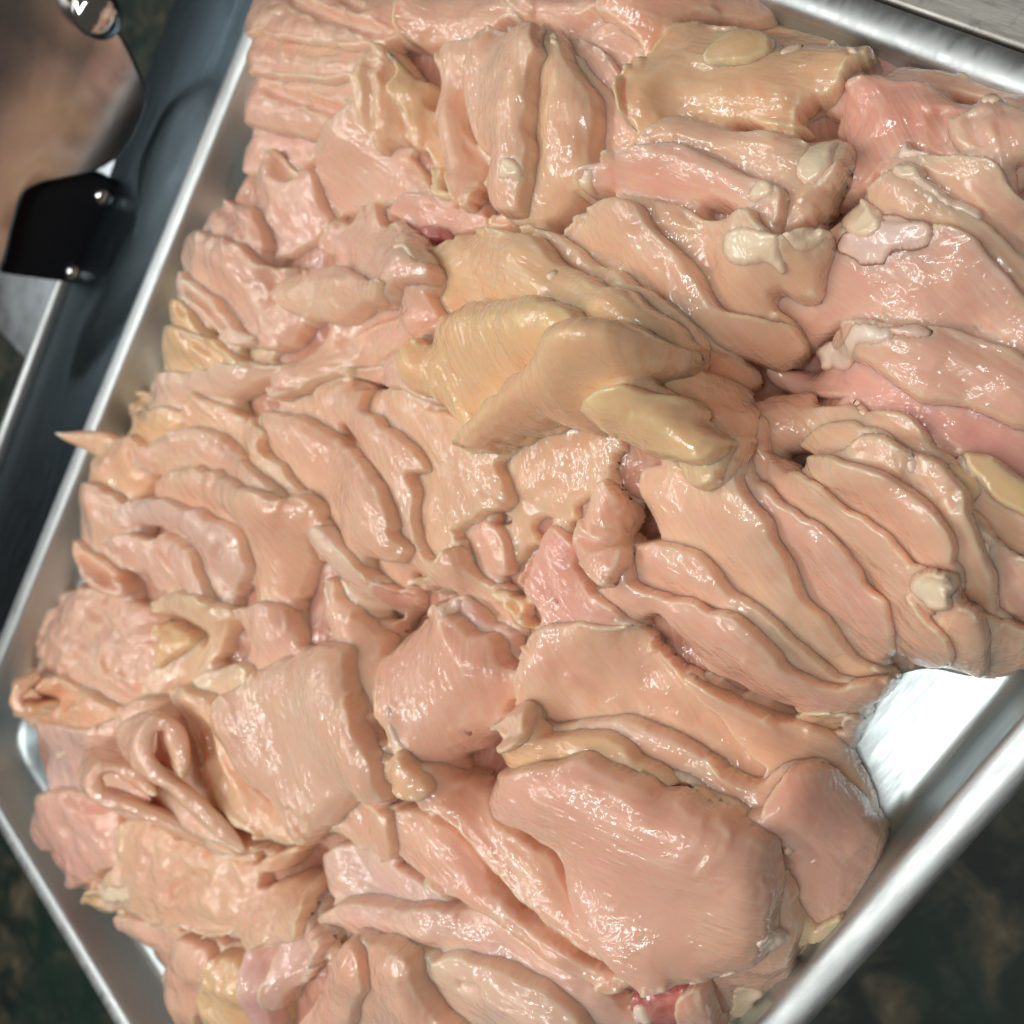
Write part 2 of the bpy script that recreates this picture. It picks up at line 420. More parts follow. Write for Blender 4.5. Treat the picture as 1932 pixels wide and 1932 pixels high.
P('pink lump at the top edge touching the pale tray floor', 'W', '1180,-30 1440,-30 1462,15 1440,40 1380,40 1300,36 1240,70 1205,110 1190,60 1120,20', 'pk', 7, 4, 15, [('W', '1230,20 1300,30 1400,15', -1, 2)])
P('narrow slanting slice tucked between the standing pair and the yellow slices', 'B', '1290,240 1380,205 1500,290 1610,400 1625,560 1690,740 1560,620 1440,480 1350,340', 'pk', 5, 2, 55)
P('smooth pink slice end left of the yellow leaf, running down to a point', 'B', '1360,330 1440,390 1560,500 1650,640 1705,760 1660,840 1540,900 1450,940 1400,700', 'pk', 5, 2, 60)
P('pinkish brown slice against the bare tray floor at the top right', 'C', '1080,400 1120,320 1200,262 1340,240 1430,262 1520,330 1560,420 1380,450 1150,450', 'rd', 6, 3, 0)
P('yellow slice end resting on the bare tray floor below the top right rim', 'C', '1340,240 1420,222 1520,232 1640,262 1688,310 1690,366 1560,390 1460,330', 'yl', 5, 3, 10)
P('last cream slice tip at the right edge below the rim', 'C', '1740,385 1830,360 1932,345 2100,340 2100,560 1900,480', 'yl', 5, 2, 15)
P('long pink slice at the right edge just below the bare tray floor', 'C', '1150,420 1210,332 1300,318 1420,332 1700,372 1932,455 2150,560 2150,760 1932,650 1750,560 1500,500 1250,480', 'pk', 6, 3, 12, [('C', '1200,400 1400,430 1700,470', .8, 3)])
P('broad reddish slice at the upper right, ridged with three knife marks', 'C', '900,560 930,480 1000,425 1120,385 1230,410 1400,440 1600,510 1700,520 1850,620 2100,760 2150,1050 1950,1020 1780,900 1600,880 1400,850 1300,800 1180,910 1060,1045 910,1120 850,1080 960,900 1000,820 900,720 855,680', 'rd', 6, 3, 60, [('C', '1320,600 1340,760', -1.3, 1.6), ('C', '1460,590 1500,800', -1.6, 1.8), ('C', '1130,560 1180,720', .7, 2), ('C', '1010,470 1160,560 1240,700', .9, 4)], wave=.8)
P('slice with a ragged pale top standing up at the right edge', 'C', '1500,640 1560,600 1640,580 1690,500 1780,470 1850,540 1932,590 2120,700 2150,980 1932,900 1850,1010 1750,900 1640,860 1540,790', 'pk', 6, 3, 65, [('C', '1650,620 1700,840', -1.6, 2), ('C', '1800,600 1860,800', -1.2, 2)], [('fat_edge', '1680,520 1720,480 1790,470 1830,520 1760,560 1700,560', 'fat')])
P('upper ribbed slice with a torn white corner at the right', 'C', '1185,890 1240,780 1278,715 1330,790 1500,830 1660,855 1770,900 1850,990 1950,1080 2150,1240 2150,1480 1932,1340 1800,1250 1650,1130 1400,1010 1270,930', 'pc', 6, 3, 35, [('C', '1500,900 1680,980 1850,1120', -1, 2.4)], [('white_corner', '1230,800 1278,715 1320,790 1430,830 1330,850 1250,850', 'tendon')])
P('slice with a thick cream knuckle of fat, below the torn white corner', 'C', '1040,1060 1120,960 1190,900 1290,868 1370,905 1420,1000 1600,1105 1750,1210 1932,1350 2150,1540 2150,1780 1932,1620 1800,1480 1700,1350 1500,1260 1300,1230 1130,1180', 'pc', 7, 3, 35, [('C', '1200,1100 1400,1160 1600,1240', .8, 3)], [('fat_knuckle', '1220,930 1290,875 1365,905 1390,985 1330,1010 1270,990', 'fat'), ('tendon', '1330,1000 1400,1000 1560,1090 1700,1200 1640,1200 1480,1100 1380,1050', 'tendon')])
P('large slice with bluish lilac membrane patches, right of the cream fat lump', 'C', '840,1270 900,1150 990,1065 1040,1045 1120,1150 1200,1200 1400,1210 1650,1275 1760,1400 1932,1590 2150,1800 2150,2120 1932,1990 1750,1830 1560,1780 1300,1760 1000,1730 850,1800 720,1870 640,1790 605,1640 680,1590 800,1620 850,1420', 'pk', 7, 3, 38, [('C', '1000,1480 1100,1620 1200,1700', .8, 2.5), ('C', '1300,1370 1530,1480', -1.3, 2), ('C', '1650,1520 1850,1700 1932,1800', -1.3, 2.4)], [('membrane', '960,1330 1160,1190 1300,1220 1420,1260 1400,1350 1260,1400 1190,1490 1040,1450 940,1400', 'memb'), ('fat_knuckle', '945,1160 1030,1050 1110,1110 1165,1200 1150,1280 1070,1310 990,1260', 'fat')])
P('dark slice in the shaded hollow below the tendon slice', 'F', '560,225 700,220 790,235 880,190 1010,200 1180,290 1400,400 1700,490 1932,570 2150,700 2150,960 1932,860 1700,740 1500,650 1350,520 1150,450 900,400 700,370 560,330', 'rd', 6, 3, 20)
P('slice edged with a thick white tendon, pointing left at the right of the heap', 'F', '745,95 800,60 850,55 900,10 1000,-20 1200,-10 1480,10 1700,60 1932,150 2150,260 2150,560 1932,560 1700,490 1400,410 1240,320 1100,220 970,190 890,165 810,225 765,170', 'pc', 7, 3, 28, [('F', '1200,180 1500,260 1700,340', -1, 3), ('F', '1500,60 1700,160 1900,200', -1, 2)], [('tendon', '750,90 830,60 900,95 980,30 1060,-5 1200,0 1240,50 1150,110 1040,150 940,180 860,170 800,215 765,165', 'tendon'), ('membrane', '1230,5 1400,0 1470,30 1420,80 1290,90 1230,60', 'memb')])
P('shaded slice behind the fanned slices of the right middle', 'F', '380,430 470,390 560,350 740,345 800,410 900,400 980,388 1080,440 1250,458 1400,560 1500,680 1650,830 1800,950 1932,1040 2150,1150 2150,1500 1932,1380 1700,1200 1500,1000 1200,800 900,680 640,690 450,600', 'st', 6, 3, 40, [], [('fat_speck', '970,400 1000,388 1080,440 1090,500 1030,480', 'fat')])
P('cream slice end at the right edge, above the ribbed lower right slices', 'F', '1590,690 1680,688 1800,730 1932,800 2150,900 2150,1130 1932,1020 1800,960 1690,860', 'yl', 6, 3, 30)
P('long slice at the right edge behind the round fat blob', 'F', '1680,1080 1760,1130 1900,1250 2150,1350 2150,1800 1932,1700 1830,1610 1780,1450 1720,1280', 'pk', 6, 3, 50, [('F', '1800,1250 1900,1400', -1, 2)], [('fat_speck', '1685,1190 1720,1165 1755,1200 1750,1250 1700,1245', 'fat')])
P('shaded middle slice of the right fan, showing only its glossy upper corner', 'F', '690,650 800,560 900,520 1010,503 1090,560 1150,640 1050,780 900,760 760,700', 'pc', 6, 2, 30)
P('curved slice with a pale streak, outermost of the right middle fan', 'F', '930,700 1030,590 1100,573 1200,590 1400,700 1560,820 1640,930 1655,1010 1700,1100 1730,1250 1790,1400 1800,1600 1760,1760 1620,1740 1500,1560 1560,1350 1540,1150 1440,960 1300,840 1100,760', 'pc', 7, 4, 60, [], [('pale_streak', '1290,670 1330,690 1345,800 1310,780', 'tendon')])
P('plump glossy yellowish slice at the middle of the right fan', 'F', '708,755 750,700 820,690 900,702 1000,742 1150,785 1300,860 1450,980 1530,1090 1565,1250 1550,1400 1500,1480 1400,1420 1300,1260 1180,1120 1050,1040 900,940 770,830', 'pc', 8, 5, 60)
P('ribbed slice end at the lower right, right of the round fat blob', 'F', '1750,1640 1820,1590 1932,1640 2150,1700 2150,1960 1932,1880 1830,1935 1720,1920 1700,1780', 'pc', 7, 3, 100, [('F', '1840,1680 1830,1900', -1.2, 2)])
P('ribbed slice end hanging over the bright tray floor', 'F', '1480,1520 1560,1490 1690,1540 1755,1640 1750,1780 1705,1925 1620,1910 1540,1870 1450,1840 1430,1700', 'pc', 8, 4, 100, [('F', '1560,1640 1520,1820', -1.5, 2)])
P('long slice carrying the round yellow fat blob, lower right of the heap', 'F', '415,560 438,548 490,650 700,780 850,880 1050,1030 1200,1130 1330,1310 1320,1440 1400,1560 1530,1680 1550,1840 1420,1890 1300,1850 1240,1760 1150,1560 1050,1430 1050,1350 950,1180 830,1090 650,1000 470,830 408,700', 'pc', 7, 4, 42, [('F', '1060,1380 1100,1560 1160,1720', -1.5, 2)])
P('slender slice left of the fat blob slice, ending in a ragged clear tip', 'F', '405,790 480,850 700,1010 900,1140 985,1240 1055,1410 1170,1540 1250,1700 1200,1830 1090,1830 960,1700 900,1560 740,1420 660,1300 600,1180 560,1080 450,940', 'pk', 7, 4, 50, [('F', '700,1100 850,1300', .8, 2.5)], rag=.5)
P('broad smooth pink slice below the drip, left part of the right fan', 'F', '-140,760 -20,748 120,790 270,780 350,780 450,920 560,1060 610,1190 690,1350 770,1480 900,1620 1010,1800 1150,1870 1100,1940 1000,2000 850,1900 700,1800 560,1680 420,1520 350,1430 200,1280 0,1180 -60,1090 -130,980', 'pk', 8, 4, 55, [('F', '560,1100 640,1300 760,1500', .9, 2.4)])
P('leaf shaped slice with wet ripples, second from the bottom of the right fan', 'F', '-285,1140 -150,1165 0,1178 110,1195 250,1290 350,1420 470,1500 640,1640 800,1800 960,1960 1000,2060 850,2020 700,1880 560,1720 400,1580 220,1520 50,1490 -80,1410 -200,1290', 'pc', 7, 4, 45, [('F', '100,1330 350,1480', .8, 2.4)])
P('thick lowest slice of the right fan, rounded where it meets the tray floor', 'F', '-335,1430 -260,1365 -150,1400 -60,1440 60,1480 200,1530 400,1570 560,1720 720,1860 900,1960 1100,1925 1180,1960 1100,2060 980,2110 850,2125 700,2105 520,2040 320,1960 200,1890 60,1720 -60,1590 -200,1590 -310,1520', 'pk', 8, 5, 38, [('F', '-100,1480 60,1620 160,1800', .7, 2.5)], rag=.4)
P('tiny cream shred under the lowest slice of the right fan', 'I', '720,250 800,232 900,240 925,290 880,348 830,310 760,300', 'yl', 3, 1, 30, rag=.5, cat='meat scrap')
P('small grey pink nub on the bright tray floor', 'I', '935,280 970,242 1030,250 1058,310 1030,370 1005,420 960,400 940,340', 'li', 5, 3, 70, cat='meat scrap')
P('rounded clump of yellow fat stuck on the right fan', 'F', '1290,1410 1330,1350 1420,1330 1480,1350 1550,1360 1548,1430 1520,1470 1545,1520 1500,1560 1420,1565 1380,1520 1320,1480', 'FAT', 5, 2, 0, [('F', '1400,1380 1440,1440 1400,1500', -1.2, 1.6), ('F', '1330,1400 1380,1420', .9, 2)], rag=.6, cat='fat')

# --- upper middle
P('pink flap in shadow behind the red gristle', 'B', '320,1150 420,1050 540,1045 700,1120 850,1150 892,1210 880,1265 720,1290 640,1340 560,1360 480,1300 440,1240', 'rd', 5, 2, 30, [('B', '420,1070 520,1080 560,1180', 1.5, 2.5)])
P('tiny slice end in the gap below the standing pair', 'B', '900,1240 930,1165 1030,1160 1060,1230 1000,1260', 'st', 4, 1, 60)
P('dark red gristle knot in the hollow above the rolled edge slice', 'B', '478,1250 510,1215 570,1225 640,1255 690,1290 680,1340 620,1350 560,1390 500,1330', 'RED', 5, 3, 30, [('B', '540,1240 600,1290 660,1310', 1.2, 1.6)], rag=.5, cat='gristle')
P('pale curled leaf left of the standing slices', 'B', '205,580 250,440 330,330 375,300 440,350 440,600 420,760 330,790 270,815 225,700', 'st', 6, 3, 85, [('B', '340,360 320,560 260,780', -2, 1.8), ('B', '420,700 330,720 300,780', 1.2, 1.8)])
P('ruffled cream edged sliver left of the standing slices', 'B', '380,310 450,350 490,410 548,450 560,540 595,580 590,700 650,900 700,1080 600,1050 540,900 450,820 420,640 400,480', 'yl', 5, 2, 80, [('B', '440,440 480,640 560,900', 1, 2.4)], rag=.7)
P('short standing slice left of the tall pair', 'B', '575,270 690,220 800,208 850,260 800,440 745,560 770,700 810,780 885,910 870,1010 805,1140 735,1145 690,1100 655,980 605,800 585,650 600,480', 'pc', 7, 4, 80, [('B', '660,560 680,800 760,900', .9, 2.6), ('B', '790,480 770,640 840,860', -3, 2)])
P('right hand puffy slice of the tall standing pair, with a white fleck', 'B', '1140,85 1220,110 1290,215 1350,330 1430,480 1472,640 1465,860 1440,1010 1340,1130 1210,1220 1110,1270 1045,1240 1030,1120 1060,1000 1080,800 1080,640 1110,480 1130,300', 'pc', 9, 6, 82, [], [('fat_speck', '1235,240 1262,218 1292,240 1285,275 1250,285', 'fat')])
P('left hand slice of the tall standing pair, with a wet ridge', 'B', '1138,85 1150,180 1162,270 1128,330 1110,520 1085,660 1100,800 1082,960 1060,1060 1035,1150 960,1165 900,1130 880,1000 880,880 830,780 795,640 797,480 850,250 940,150 1050,120', 'pc', 9, 4, 84, [('B', '980,480 985,600 1050,560 1080,500', .7, 1.6), ('B', '1120,330 1095,600 1105,800', -1, 1.6)], [('fat_speck', '1010,920 1050,900 1078,960 1040,1010 990,1000', 'fat')])
P('large yellow slice at the top right with a rough cream rim', 'C', '-250,500 -225,400 -100,270 0,130 80,92 280,95 400,112 500,170 560,280 700,235 790,232 860,240 880,190 920,230 1080,268 1088,345 1000,390 925,480 870,540 800,545 770,560 728,610 765,705 600,700 400,690 200,665 60,630 -60,720 -160,800 -215,700', 'yl', 8, 4, 8, [('C', '-120,720 -100,520 0,400 120,300', 1.4, 2.2), ('C', '100,650 400,680 700,640', -.8, 3), ('C', '560,290 300,400 100,420', -1.2, 2.4)], [('fat_streak', '605,300 640,265 740,240 780,250 700,290 620,325', 'fat'), ('fat_corner', '865,235 880,185 930,230 1075,270 1085,345 1020,330 960,270', 'fat')], wave=.8, rag=.45)
P('small rounded yellow lobe lying on the large yellow slice', 'C', '180,300 240,220 340,160 450,138 530,168 552,235 560,282 440,335 320,352 210,352', 'yl', 3, .8, -20)
P('slice with a squared cream fat end under the large yellow slice', 'C', '-170,800 -60,710 60,635 300,692 600,712 800,742 960,738 1005,810 960,930 880,1060 780,1180 625,1245 560,1120 500,1000 380,940 250,850 -50,800', 'pc', 9, 5, 20, [('C', '680,900 800,1040', -.9, 2)], [('fat_end', '800,752 880,732 955,745 925,850 870,950 800,1030 725,985 735,900 770,820', 'fat')])
P('slice with a cream fat tab, just left of the squared fat end', 'C', '-430,1060 -460,1000 -420,930 -270,880 -50,780 100,778 300,862 420,955 520,965 625,1010 640,1080 600,1240 520,1250 420,1150 200,1120 0,1110 -200,1075 -380,1080', 'pc', 8, 4, 15, [('C', '470,1130 560,1180', -1, 2)], [('fat_tab', '465,1060 500,965 595,1000 605,1070 540,1125 470,1110', 'fat'), ('fat_tip', '-462,1000 -430,935 -370,930 -375,1010 -400,1065 -445,1050', 'fat')])
P('slice carrying the big glossy cream fat lump in the upper right middle', 'C', '-240,1080 -100,1090 60,1108 200,1150 420,1130 500,1190 600,1275 660,1262 740,1218 850,1222 850,1400 828,1590 720,1622 605,1590 570,1650 650,1740 695,1840 640,1960 480,1960 300,1780 200,1560 60,1380 -100,1230', 'pc', 8, 4, 50, [('C', '330,1300 350,1480 600,1590', 1.2, 3), ('C', '60,1120 200,1300 260,1500', -2, 3)], [('fat_lump', '355,1290 420,1252 500,1258 580,1300 625,1310 650,1420 668,1530 560,1512 480,1500 400,1440 360,1380', 'fat'), ('fat_lump', '640,1290 740,1218 850,1222 848,1300 790,1370 740,1400 690,1400', 'fat')])
P('long curved slice dropping to the dark hollow at the heap centre right', 'C', '-480,1220 -380,1120 -260,1085 -130,1130 0,1300 120,1400 200,1500 270,1620 340,1700 520,1720 650,1740 690,1800 695,1880 630,1960 520,1990 400,1932 260,1880 120,1760 0,1650 -180,1500 -360,1400 -520,1310', 'pc', 8, 5, 52, [('C', '-200,1250 0,1450 200,1720', -1.5, 2.4), ('C', '-60,1330 140,1560 330,1800', 1, 2.6)])
P('shaded slice below the long curved slice, beside the dark hollow', 'W', '1180,560 1240,580 1300,620 1370,660 1395,700 1385,730 1340,720 1290,690 1230,650', 'or_', 6, 3, 40)
P('slice nested between the yellow dome and the long curved slice', 'W', '1000,440 1070,445 1130,490 1200,530 1260,575 1300,640 1270,690 1200,650 1130,600 1050,540', 'pc', 7, 4, 40)

# --- left bunch
P('pink lobe at the top of the left bunch, beside the tray wall gap', 'A', '1030,1200 1060,1130 1130,1100 1200,1080 1290,1110 1380,1115 1410,1200 1440,1330 1380,1420 1300,1400 1180,1290 1080,1240', 'pk', 7, 3, 60, [('A', '1280,1120 1340,1300', -2, 2.4)])
P('pale strap slice curving down inside the left bunch', 'D', '1080,-50 1200,0 1330,80 1450,130 1530,180 1500,215 1400,215 1260,180 1120,60', 'pale', 5, 2, 40)
P('large knobbly slice of the left bunch, pinkish and wet', 'A', '955,1370 1000,1290 1100,1255 1230,1280 1350,1330 1430,1430 1560,1430 1590,1520 1660,1560 1700,1700 1640,1830 1580,1900 1460,1900 1330,1760 1180,1620 1060,1530 1000,1490 950,1430', 'pc', 7, 4, 45, [('A', '1270,1290 1310,1330', -4, 1.6), ('A', '1440,1480 1500,1580 1480,1640', -3, 2), ('A', '1100,1330 1250,1460 1400,1640', .9, 3.5)], wave=1.2)
P('loop shaped rind slice on the tray side of the left bunch', 'A', '945,1500 990,1470 1070,1530 1180,1640 1300,1770 1400,1840 1360,1885 1240,1860 1120,1760 1020,1660 960,1590', 'pale', 6, 3, 48, [('A', '1050,1560 1180,1700 1260,1790', -3.5, 1.6)])
P('little cream nub at the outermost left of the left bunch', 'A', '885,1680 925,1605 1000,1630 1060,1710 1090,1790 1040,1840 960,1820 905,1760', 'yl', 6, 3, 60, [('A', '1000,1660 1040,1720', -2.5, 1.6)])
P('cream folded slice under the left bunch', 'D', '875,70 915,0 1000,10 1100,40 1230,110 1320,200 1280,250 1150,250 1040,245 930,235 890,160', 'yl', 6, 3, 40, [('D', '1030,20 1120,110 1250,190', -3, 2.4)])
P('pale banded strip lying across below the left bunch', 'D', '770,310 850,225 950,250 1100,255 1300,205 1420,200 1530,190 1490,260 1350,300 1220,380 1090,385 960,450 870,460 800,400', 'pale', 6, 3, -12, [('D', '900,330 1100,330', .8, 2.5)])
P('yellow curled scrap over the tray wall at the left', 'D', '638,400 680,365 760,345 810,400 850,470 900,440 965,450 980,510 940,570 860,610 780,680 735,620 680,550 655,480', 'yl', 6, 3, 60, [('D', '660,390 760,400 850,490', -3.5, 2)])
P('pink slice with a thin pointed tip reaching over the left rim', 'D', '285,580 370,566 450,592 550,600 600,630 700,600 770,680 795,790 760,880 690,930 580,900 480,945 425,910 470,820 495,760 420,680 355,615', 'or_', 6, 3, 60, [('D', '580,640 600,760 650,890', 1.4, 3), ('D', '700,650 760,820', -2, 3), ('D', '555,620 560,760 540,860', -2, 2)])
P('blurred pink column of meat below the pointed tip', 'D', '425,960 500,840 570,880 640,930 690,1010 680,1200 640,1330 560,1260 480,1190 410,1140', 'pk', 7, 3, 80, [('D', '520,900 560,1060 540,1200', .9, 3)])
P('lumpy pink mass beside the left rim with small red pits', 'D', '175,1620 200,1530 260,1480 380,1420 500,1390 620,1440 750,1500 850,1580 880,1700 870,1860 830,1980 760,2080 620,2130 480,2080 350,1960 260,1860 200,1760', 'pk', 8, 4, 30, [('D', '310,1480 340,1590', -3, 2), ('D', '590,1800 620,1880', -3, 1.5), ('D', '680,1860 720,1900', -2.5, 1.4), ('D', '330,1620 480,1780 620,1850', 1.2, 4), ('D', '500,1480 640,1660 820,1640', -1.6, 3)], wave=1.5, rag=.5)
P('curled rim slice with a deep slot, left edge of the heap', 'D', '398,1210 430,1165 520,1230 620,1330 675,1430 640,1485 560,1460 470,1390 410,1300', 'pc', 6, 3, 50, [('D', '450,1220 540,1310 630,1400', -5, 2)])

# --- outer left bottom
P('curled flap with an open mouth at the far left of the heap', 'G', '72,200 95,110 150,40 230,-10 320,30 420,110 540,160 620,240 600,330 540,350 420,320 260,310 130,270', 'or_', 6, 4, 5, [('G', '200,90 280,150 440,160', -6, 4), ('G', '120,230 300,215 480,210', 1.6, 2.5)])
P('lilac tinted slice in shade under the curled flap', 'G', '150,270 300,300 460,320 580,330 560,450 520,560 500,640 400,670 290,660 250,560 235,400 180,330', 'li', 6, 3, 70, [], [('fat_speck', '330,450 370,440 390,470 350,480', 'fat')])
P('rounded pink lobe at the lower left, close to the tray wall', 'G', '145,850 165,740 240,665 400,655 560,690 650,760 670,900 650,1060 560,1110 450,1180 340,1205 325,1040 220,985 160,910', 'pk', 7, 4, 60, [('G', '380,690 480,730 600,745', -3.5, 2.4), ('G', '330,860 400,900 360,1040', -1.2, 3)])
P('small yellow scrap poking out over the lower left tray wall', 'G', '438,1280 465,1215 560,1190 660,1240 660,1310 570,1338 490,1312', 'yl', 5, 2, 10, [('G', '470,1245 580,1240', -2, 2)])
P('pink scalloped flap below the yellow scrap', 'G', '650,1330 820,1370 1000,1420 1200,1480 1400,1500 1420,1640 1300,1620 1150,1560 950,1500 905,1572 800,1520 690,1465', 'pk', 6, 3, 20, [('G', '750,1400 860,1490', .7, 2.5)])
P('upright pink block at the bottom left between floor and yellow lump', 'G', '872,1690 885,1615 925,1480 1050,1480 1160,1560 1140,1700 1110,1860 1040,1980 960,1890 905,1800', 'pk', 7, 3, 90, [('G', '900,1660 1010,1680 1100,1640', .8, 3)])
P('knobbly yellow lump at the bottom edge', 'G', '1075,1680 1120,1600 1200,1580 1290,1620 1400,1690 1440,1800 1450,1990 1250,2010 1140,1900 1090,1800', 'yl', 8, 4, 45, [('G', '1180,1680 1260,1760 1350,1800', .9, 3), ('G', '1150,1800 1280,1900', -1, 2.5)], wave=1.4, rag=.5)
P('narrow pale strip running to the bottom edge right of the yellow lump', 'G', '1355,1515 1430,1490 1510,1500 1500,1700 1470,2010 1400,2010 1380,1750', 'li', 5, 3, 95)

# --- left middle fan
P('flat shaded slice under the yellow dome, left of the pale teeth', 'E', '160,330 330,335 470,250 560,180 700,330 720,480 640,600 480,560 330,520 220,440', 'rd', 4, 1, 30)
P('broad pale slice with torn teeth below the yellow drip', 'E', '860,640 940,590 1050,530 1200,530 1320,560 1590,640 1560,690 1530,790 1500,860 1440,930 1395,1045 1300,1062 1150,1080 1135,1170 1110,1200 1080,1265 1045,1200 1030,1100 1015,1000 985,900 940,750', 'pk', 5, 2, 80, [('E', '1000,900 1130,960 1200,890 1300,880', -1.2, 1.6), ('E', '1250,600 1250,700', .6, 2)], rag=.7)
P('small tongue shaped slice end above the shredded piece', 'E', '725,1140 800,1085 920,1060 985,1160 1005,1260 1000,1350 920,1372 835,1330 780,1230', 'pk', 6, 3, 75)
P('wide satin slice in the middle of the left fan, with a wavy right edge', 'E', '180,345 330,335 450,350 560,420 680,470 760,540 850,640 930,690 965,800 1002,930 965,1000 880,1052 780,1088 720,1112 735,1140 685,1240 640,1290 560,1180 500,1060 470,860 420,720 300,560 220,450', 'pk', 7, 3, 68, [('E', '480,830 560,980 640,1060', .9, 3), ('E', '300,420 480,600 540,760', -1.5, 3)], rag=.4)
P('long slice with a frayed lower end in the left fan', 'E', '-250,420 -80,350 90,295 160,320 220,440 290,520 400,600 480,660 535,750 530,795 450,800 470,930 500,1050 545,1200 645,1300 640,1405 590,1440 480,1390 360,1405 270,1330 290,1200 260,1040 250,880 190,720 80,610 -60,540', 'pk', 7, 3, 68, [('E', '330,960 400,1150 480,1330', .9, 2.5), ('E', '220,700 330,880', .8, 3)], rag=.7)
P('smooth leaf shaped slice with a pale rounded back, left fan', 'D', '1430,480 1550,462 1660,500 1800,610 1900,690 2000,790 2110,930 2135,1060 2130,1130 2185,1210 2140,1292 2050,1285 1850,1215 1700,1090 1590,960 1500,800 1460,640', 'pk', 8, 5, 62, [('D', '1700,640 1900,820 2040,1000', .8, 4)])
P('slice with a scalloped notch on its right edge, top of the left fan', 'D', '1040,540 1050,450 1080,375 1200,425 1290,490 1340,472 1400,500 1465,580 1445,640 1510,750 1600,870 1655,950 1560,930 1440,910 1350,800 1250,700 1150,620', 'pc', 6, 3, 55, [('D', '1300,510 1360,620 1480,740', .9, 2.6)], rag=.4)
P('dusky rounded slice in the left fan, half under its neighbours', 'D', '785,720 850,620 950,560 1090,550 1210,620 1310,720 1400,800 1480,880 1490,950 1300,920 1100,860 900,830 800,800', 'pk', 7, 4, 30)
P('slice with a rounded cream corner folding down at the left fan centre', 'D', '840,930 900,790 1000,775 1150,800 1300,858 1380,880 1480,925 1550,905 1625,940 1672,1020 1672,1120 1640,1220 1625,1380 1600,1500 1560,1595 1480,1530 1400,1425 1340,1280 1260,1170 1130,1070 980,1010 860,980', 'pk', 7, 4, 60, [('D', '1450,980 1560,1060 1600,1160', .8, 4), ('D', '1180,960 1400,1040 1560,1060', 1, 3), ('D', '1000,930 1250,1040 1340,1200', -1.5, 2.4)], rag=.4)
P('twisted slice with a lilac sheen below the cream cornered slice', 'D', '650,1010 700,930 860,930 1000,990 1150,1050 1260,1110 1310,1200 1345,1340 1300,1455 1240,1492 1150,1400 1070,1300 1020,1190 920,1120 780,1090 660,1090', 'li', 7, 4, 55, [('D', '1000,1060 1130,1130 1200,1260', 1, 3), ('D', '1230,1180 1200,1330 1260,1440', -2.4, 2.2)])
P('small puckered slice end at the left of the fan, with a frilled top', 'D', '640,1150 720,1120 800,1150 880,1132 970,1165 1040,1215 1090,1330 1125,1440 1000,1470 880,1435 780,1395 680,1310 635,1230', 'pk', 7, 4, 60, [('D', '800,1150 900,1240 970,1380', -1.8, 2), ('D', '870,1140 940,1250 1010,1370', 1, 2)], rag=.5)

# --- centre strips
P('folded strip with a glossy rim snaking below the left fan', 'D', '830,1500 950,1440 1060,1450 1160,1480 1280,1565 1270,1680 1200,1830 1080,1930 960,2030 860,2080 780,2010 840,1880 960,1790 1090,1730 1140,1670 1060,1640 930,1580 850,1570', 'st', 6, 3, 110, [('D', '900,1520 1050,1570 1150,1650', .8, 3), ('D', '1265,1600 1220,1760 1100,1880', 1.4, 2)])
P('yellow knob in the dark pocket below the left fan', 'D', '855,1650 900,1600 980,1625 1035,1700 1010,1760 940,1810 870,1860 880,1740', 'yl', 6, 3, 60, rag=.4)
P('short pink slice standing between the folded strip and the long strips', 'D', '1285,1580 1360,1510 1480,1500 1570,1600 1615,1740 1600,1850 1520,1932 1400,1950 1350,1860 1320,1710', 'pk', 6, 3, 65, [('D', '1560,1600 1570,1700 1610,1760', 1, 1.6)])
P('shiny white capped nub above the veined dome slice', 'G', '1090,80 1130,10 1280,-40 1370,-10 1360,90 1260,170 1150,140', 'pale', 7, 4, 10)
P('wedge of dark pink meat right of the veined dome slice', 'W', '640,1300 700,1250 740,1330 745,1450 760,1500 720,1480 690,1400 650,1340', 'rd', 6, 3, 70)
P('stray pale strip with a squared end under the long frayed slice', 'D', '1670,1110 1720,1085 1850,1180 1960,1270 2080,1400 2132,1490 2112,1530 2020,1572 1900,1480 1780,1340 1690,1220', 'pale', 6, 3, 45)
P('torn pink scrap behind the squared strip', 'E', '300,1400 360,1390 520,1420 510,1500 490,1555 440,1640 380,1560 330,1480', 'rd', 5, 2, 70, rag=.6)
P('long strip with a white tip running down left of the centre piece', 'W', '588,1165 590,1130 615,1092 650,1140 690,1180 722,1235 738,1300 738,1360 735,1425 700,1390 665,1320 640,1250 610,1215', 'pk', 6, 3, 65, [('W', '620,1120 670,1220 715,1330', .7, 3)], [('tendon', '604,1108 615,1094 640,1125 636,1138', 'tendon')], rag=.5)
P('shredded slice with fine strings at the heap centre', 'E', '510,1410 640,1290 700,1180 760,1240 830,1340 880,1375 950,1400 985,1500 1062,1645 980,1625 900,1540 820,1510 700,1475 600,1450', 'pc', 5, 2, 45, [('E', '640,1380 800,1450 950,1560', .8, 2)], rag=.8)
P('glistening sinewy strip between the shredded slice and the centre piece', 'E', '715,1540 790,1490 880,1600 960,1640 1035,1680 1010,1740 1040,1830 960,1820 880,1720 800,1680 740,1620', 'li', 6, 3, 50, [('E', '780,1560 860,1660 960,1760', 1, 1.8)], rag=.5)
P('curly scrap of gristle right of the shredded slice', 'E', '950,1440 1030,1420 1110,1480 1130,1570 1195,1640 1130,1672 1050,1650 1030,1560 990,1500', 'yl', 5, 2, 60, [('E', '1050,1490 1070,1560', -2, 1.3), ('E', '1090,1590 1160,1640', 1, 1.4)], rag=.7, cat='gristle')
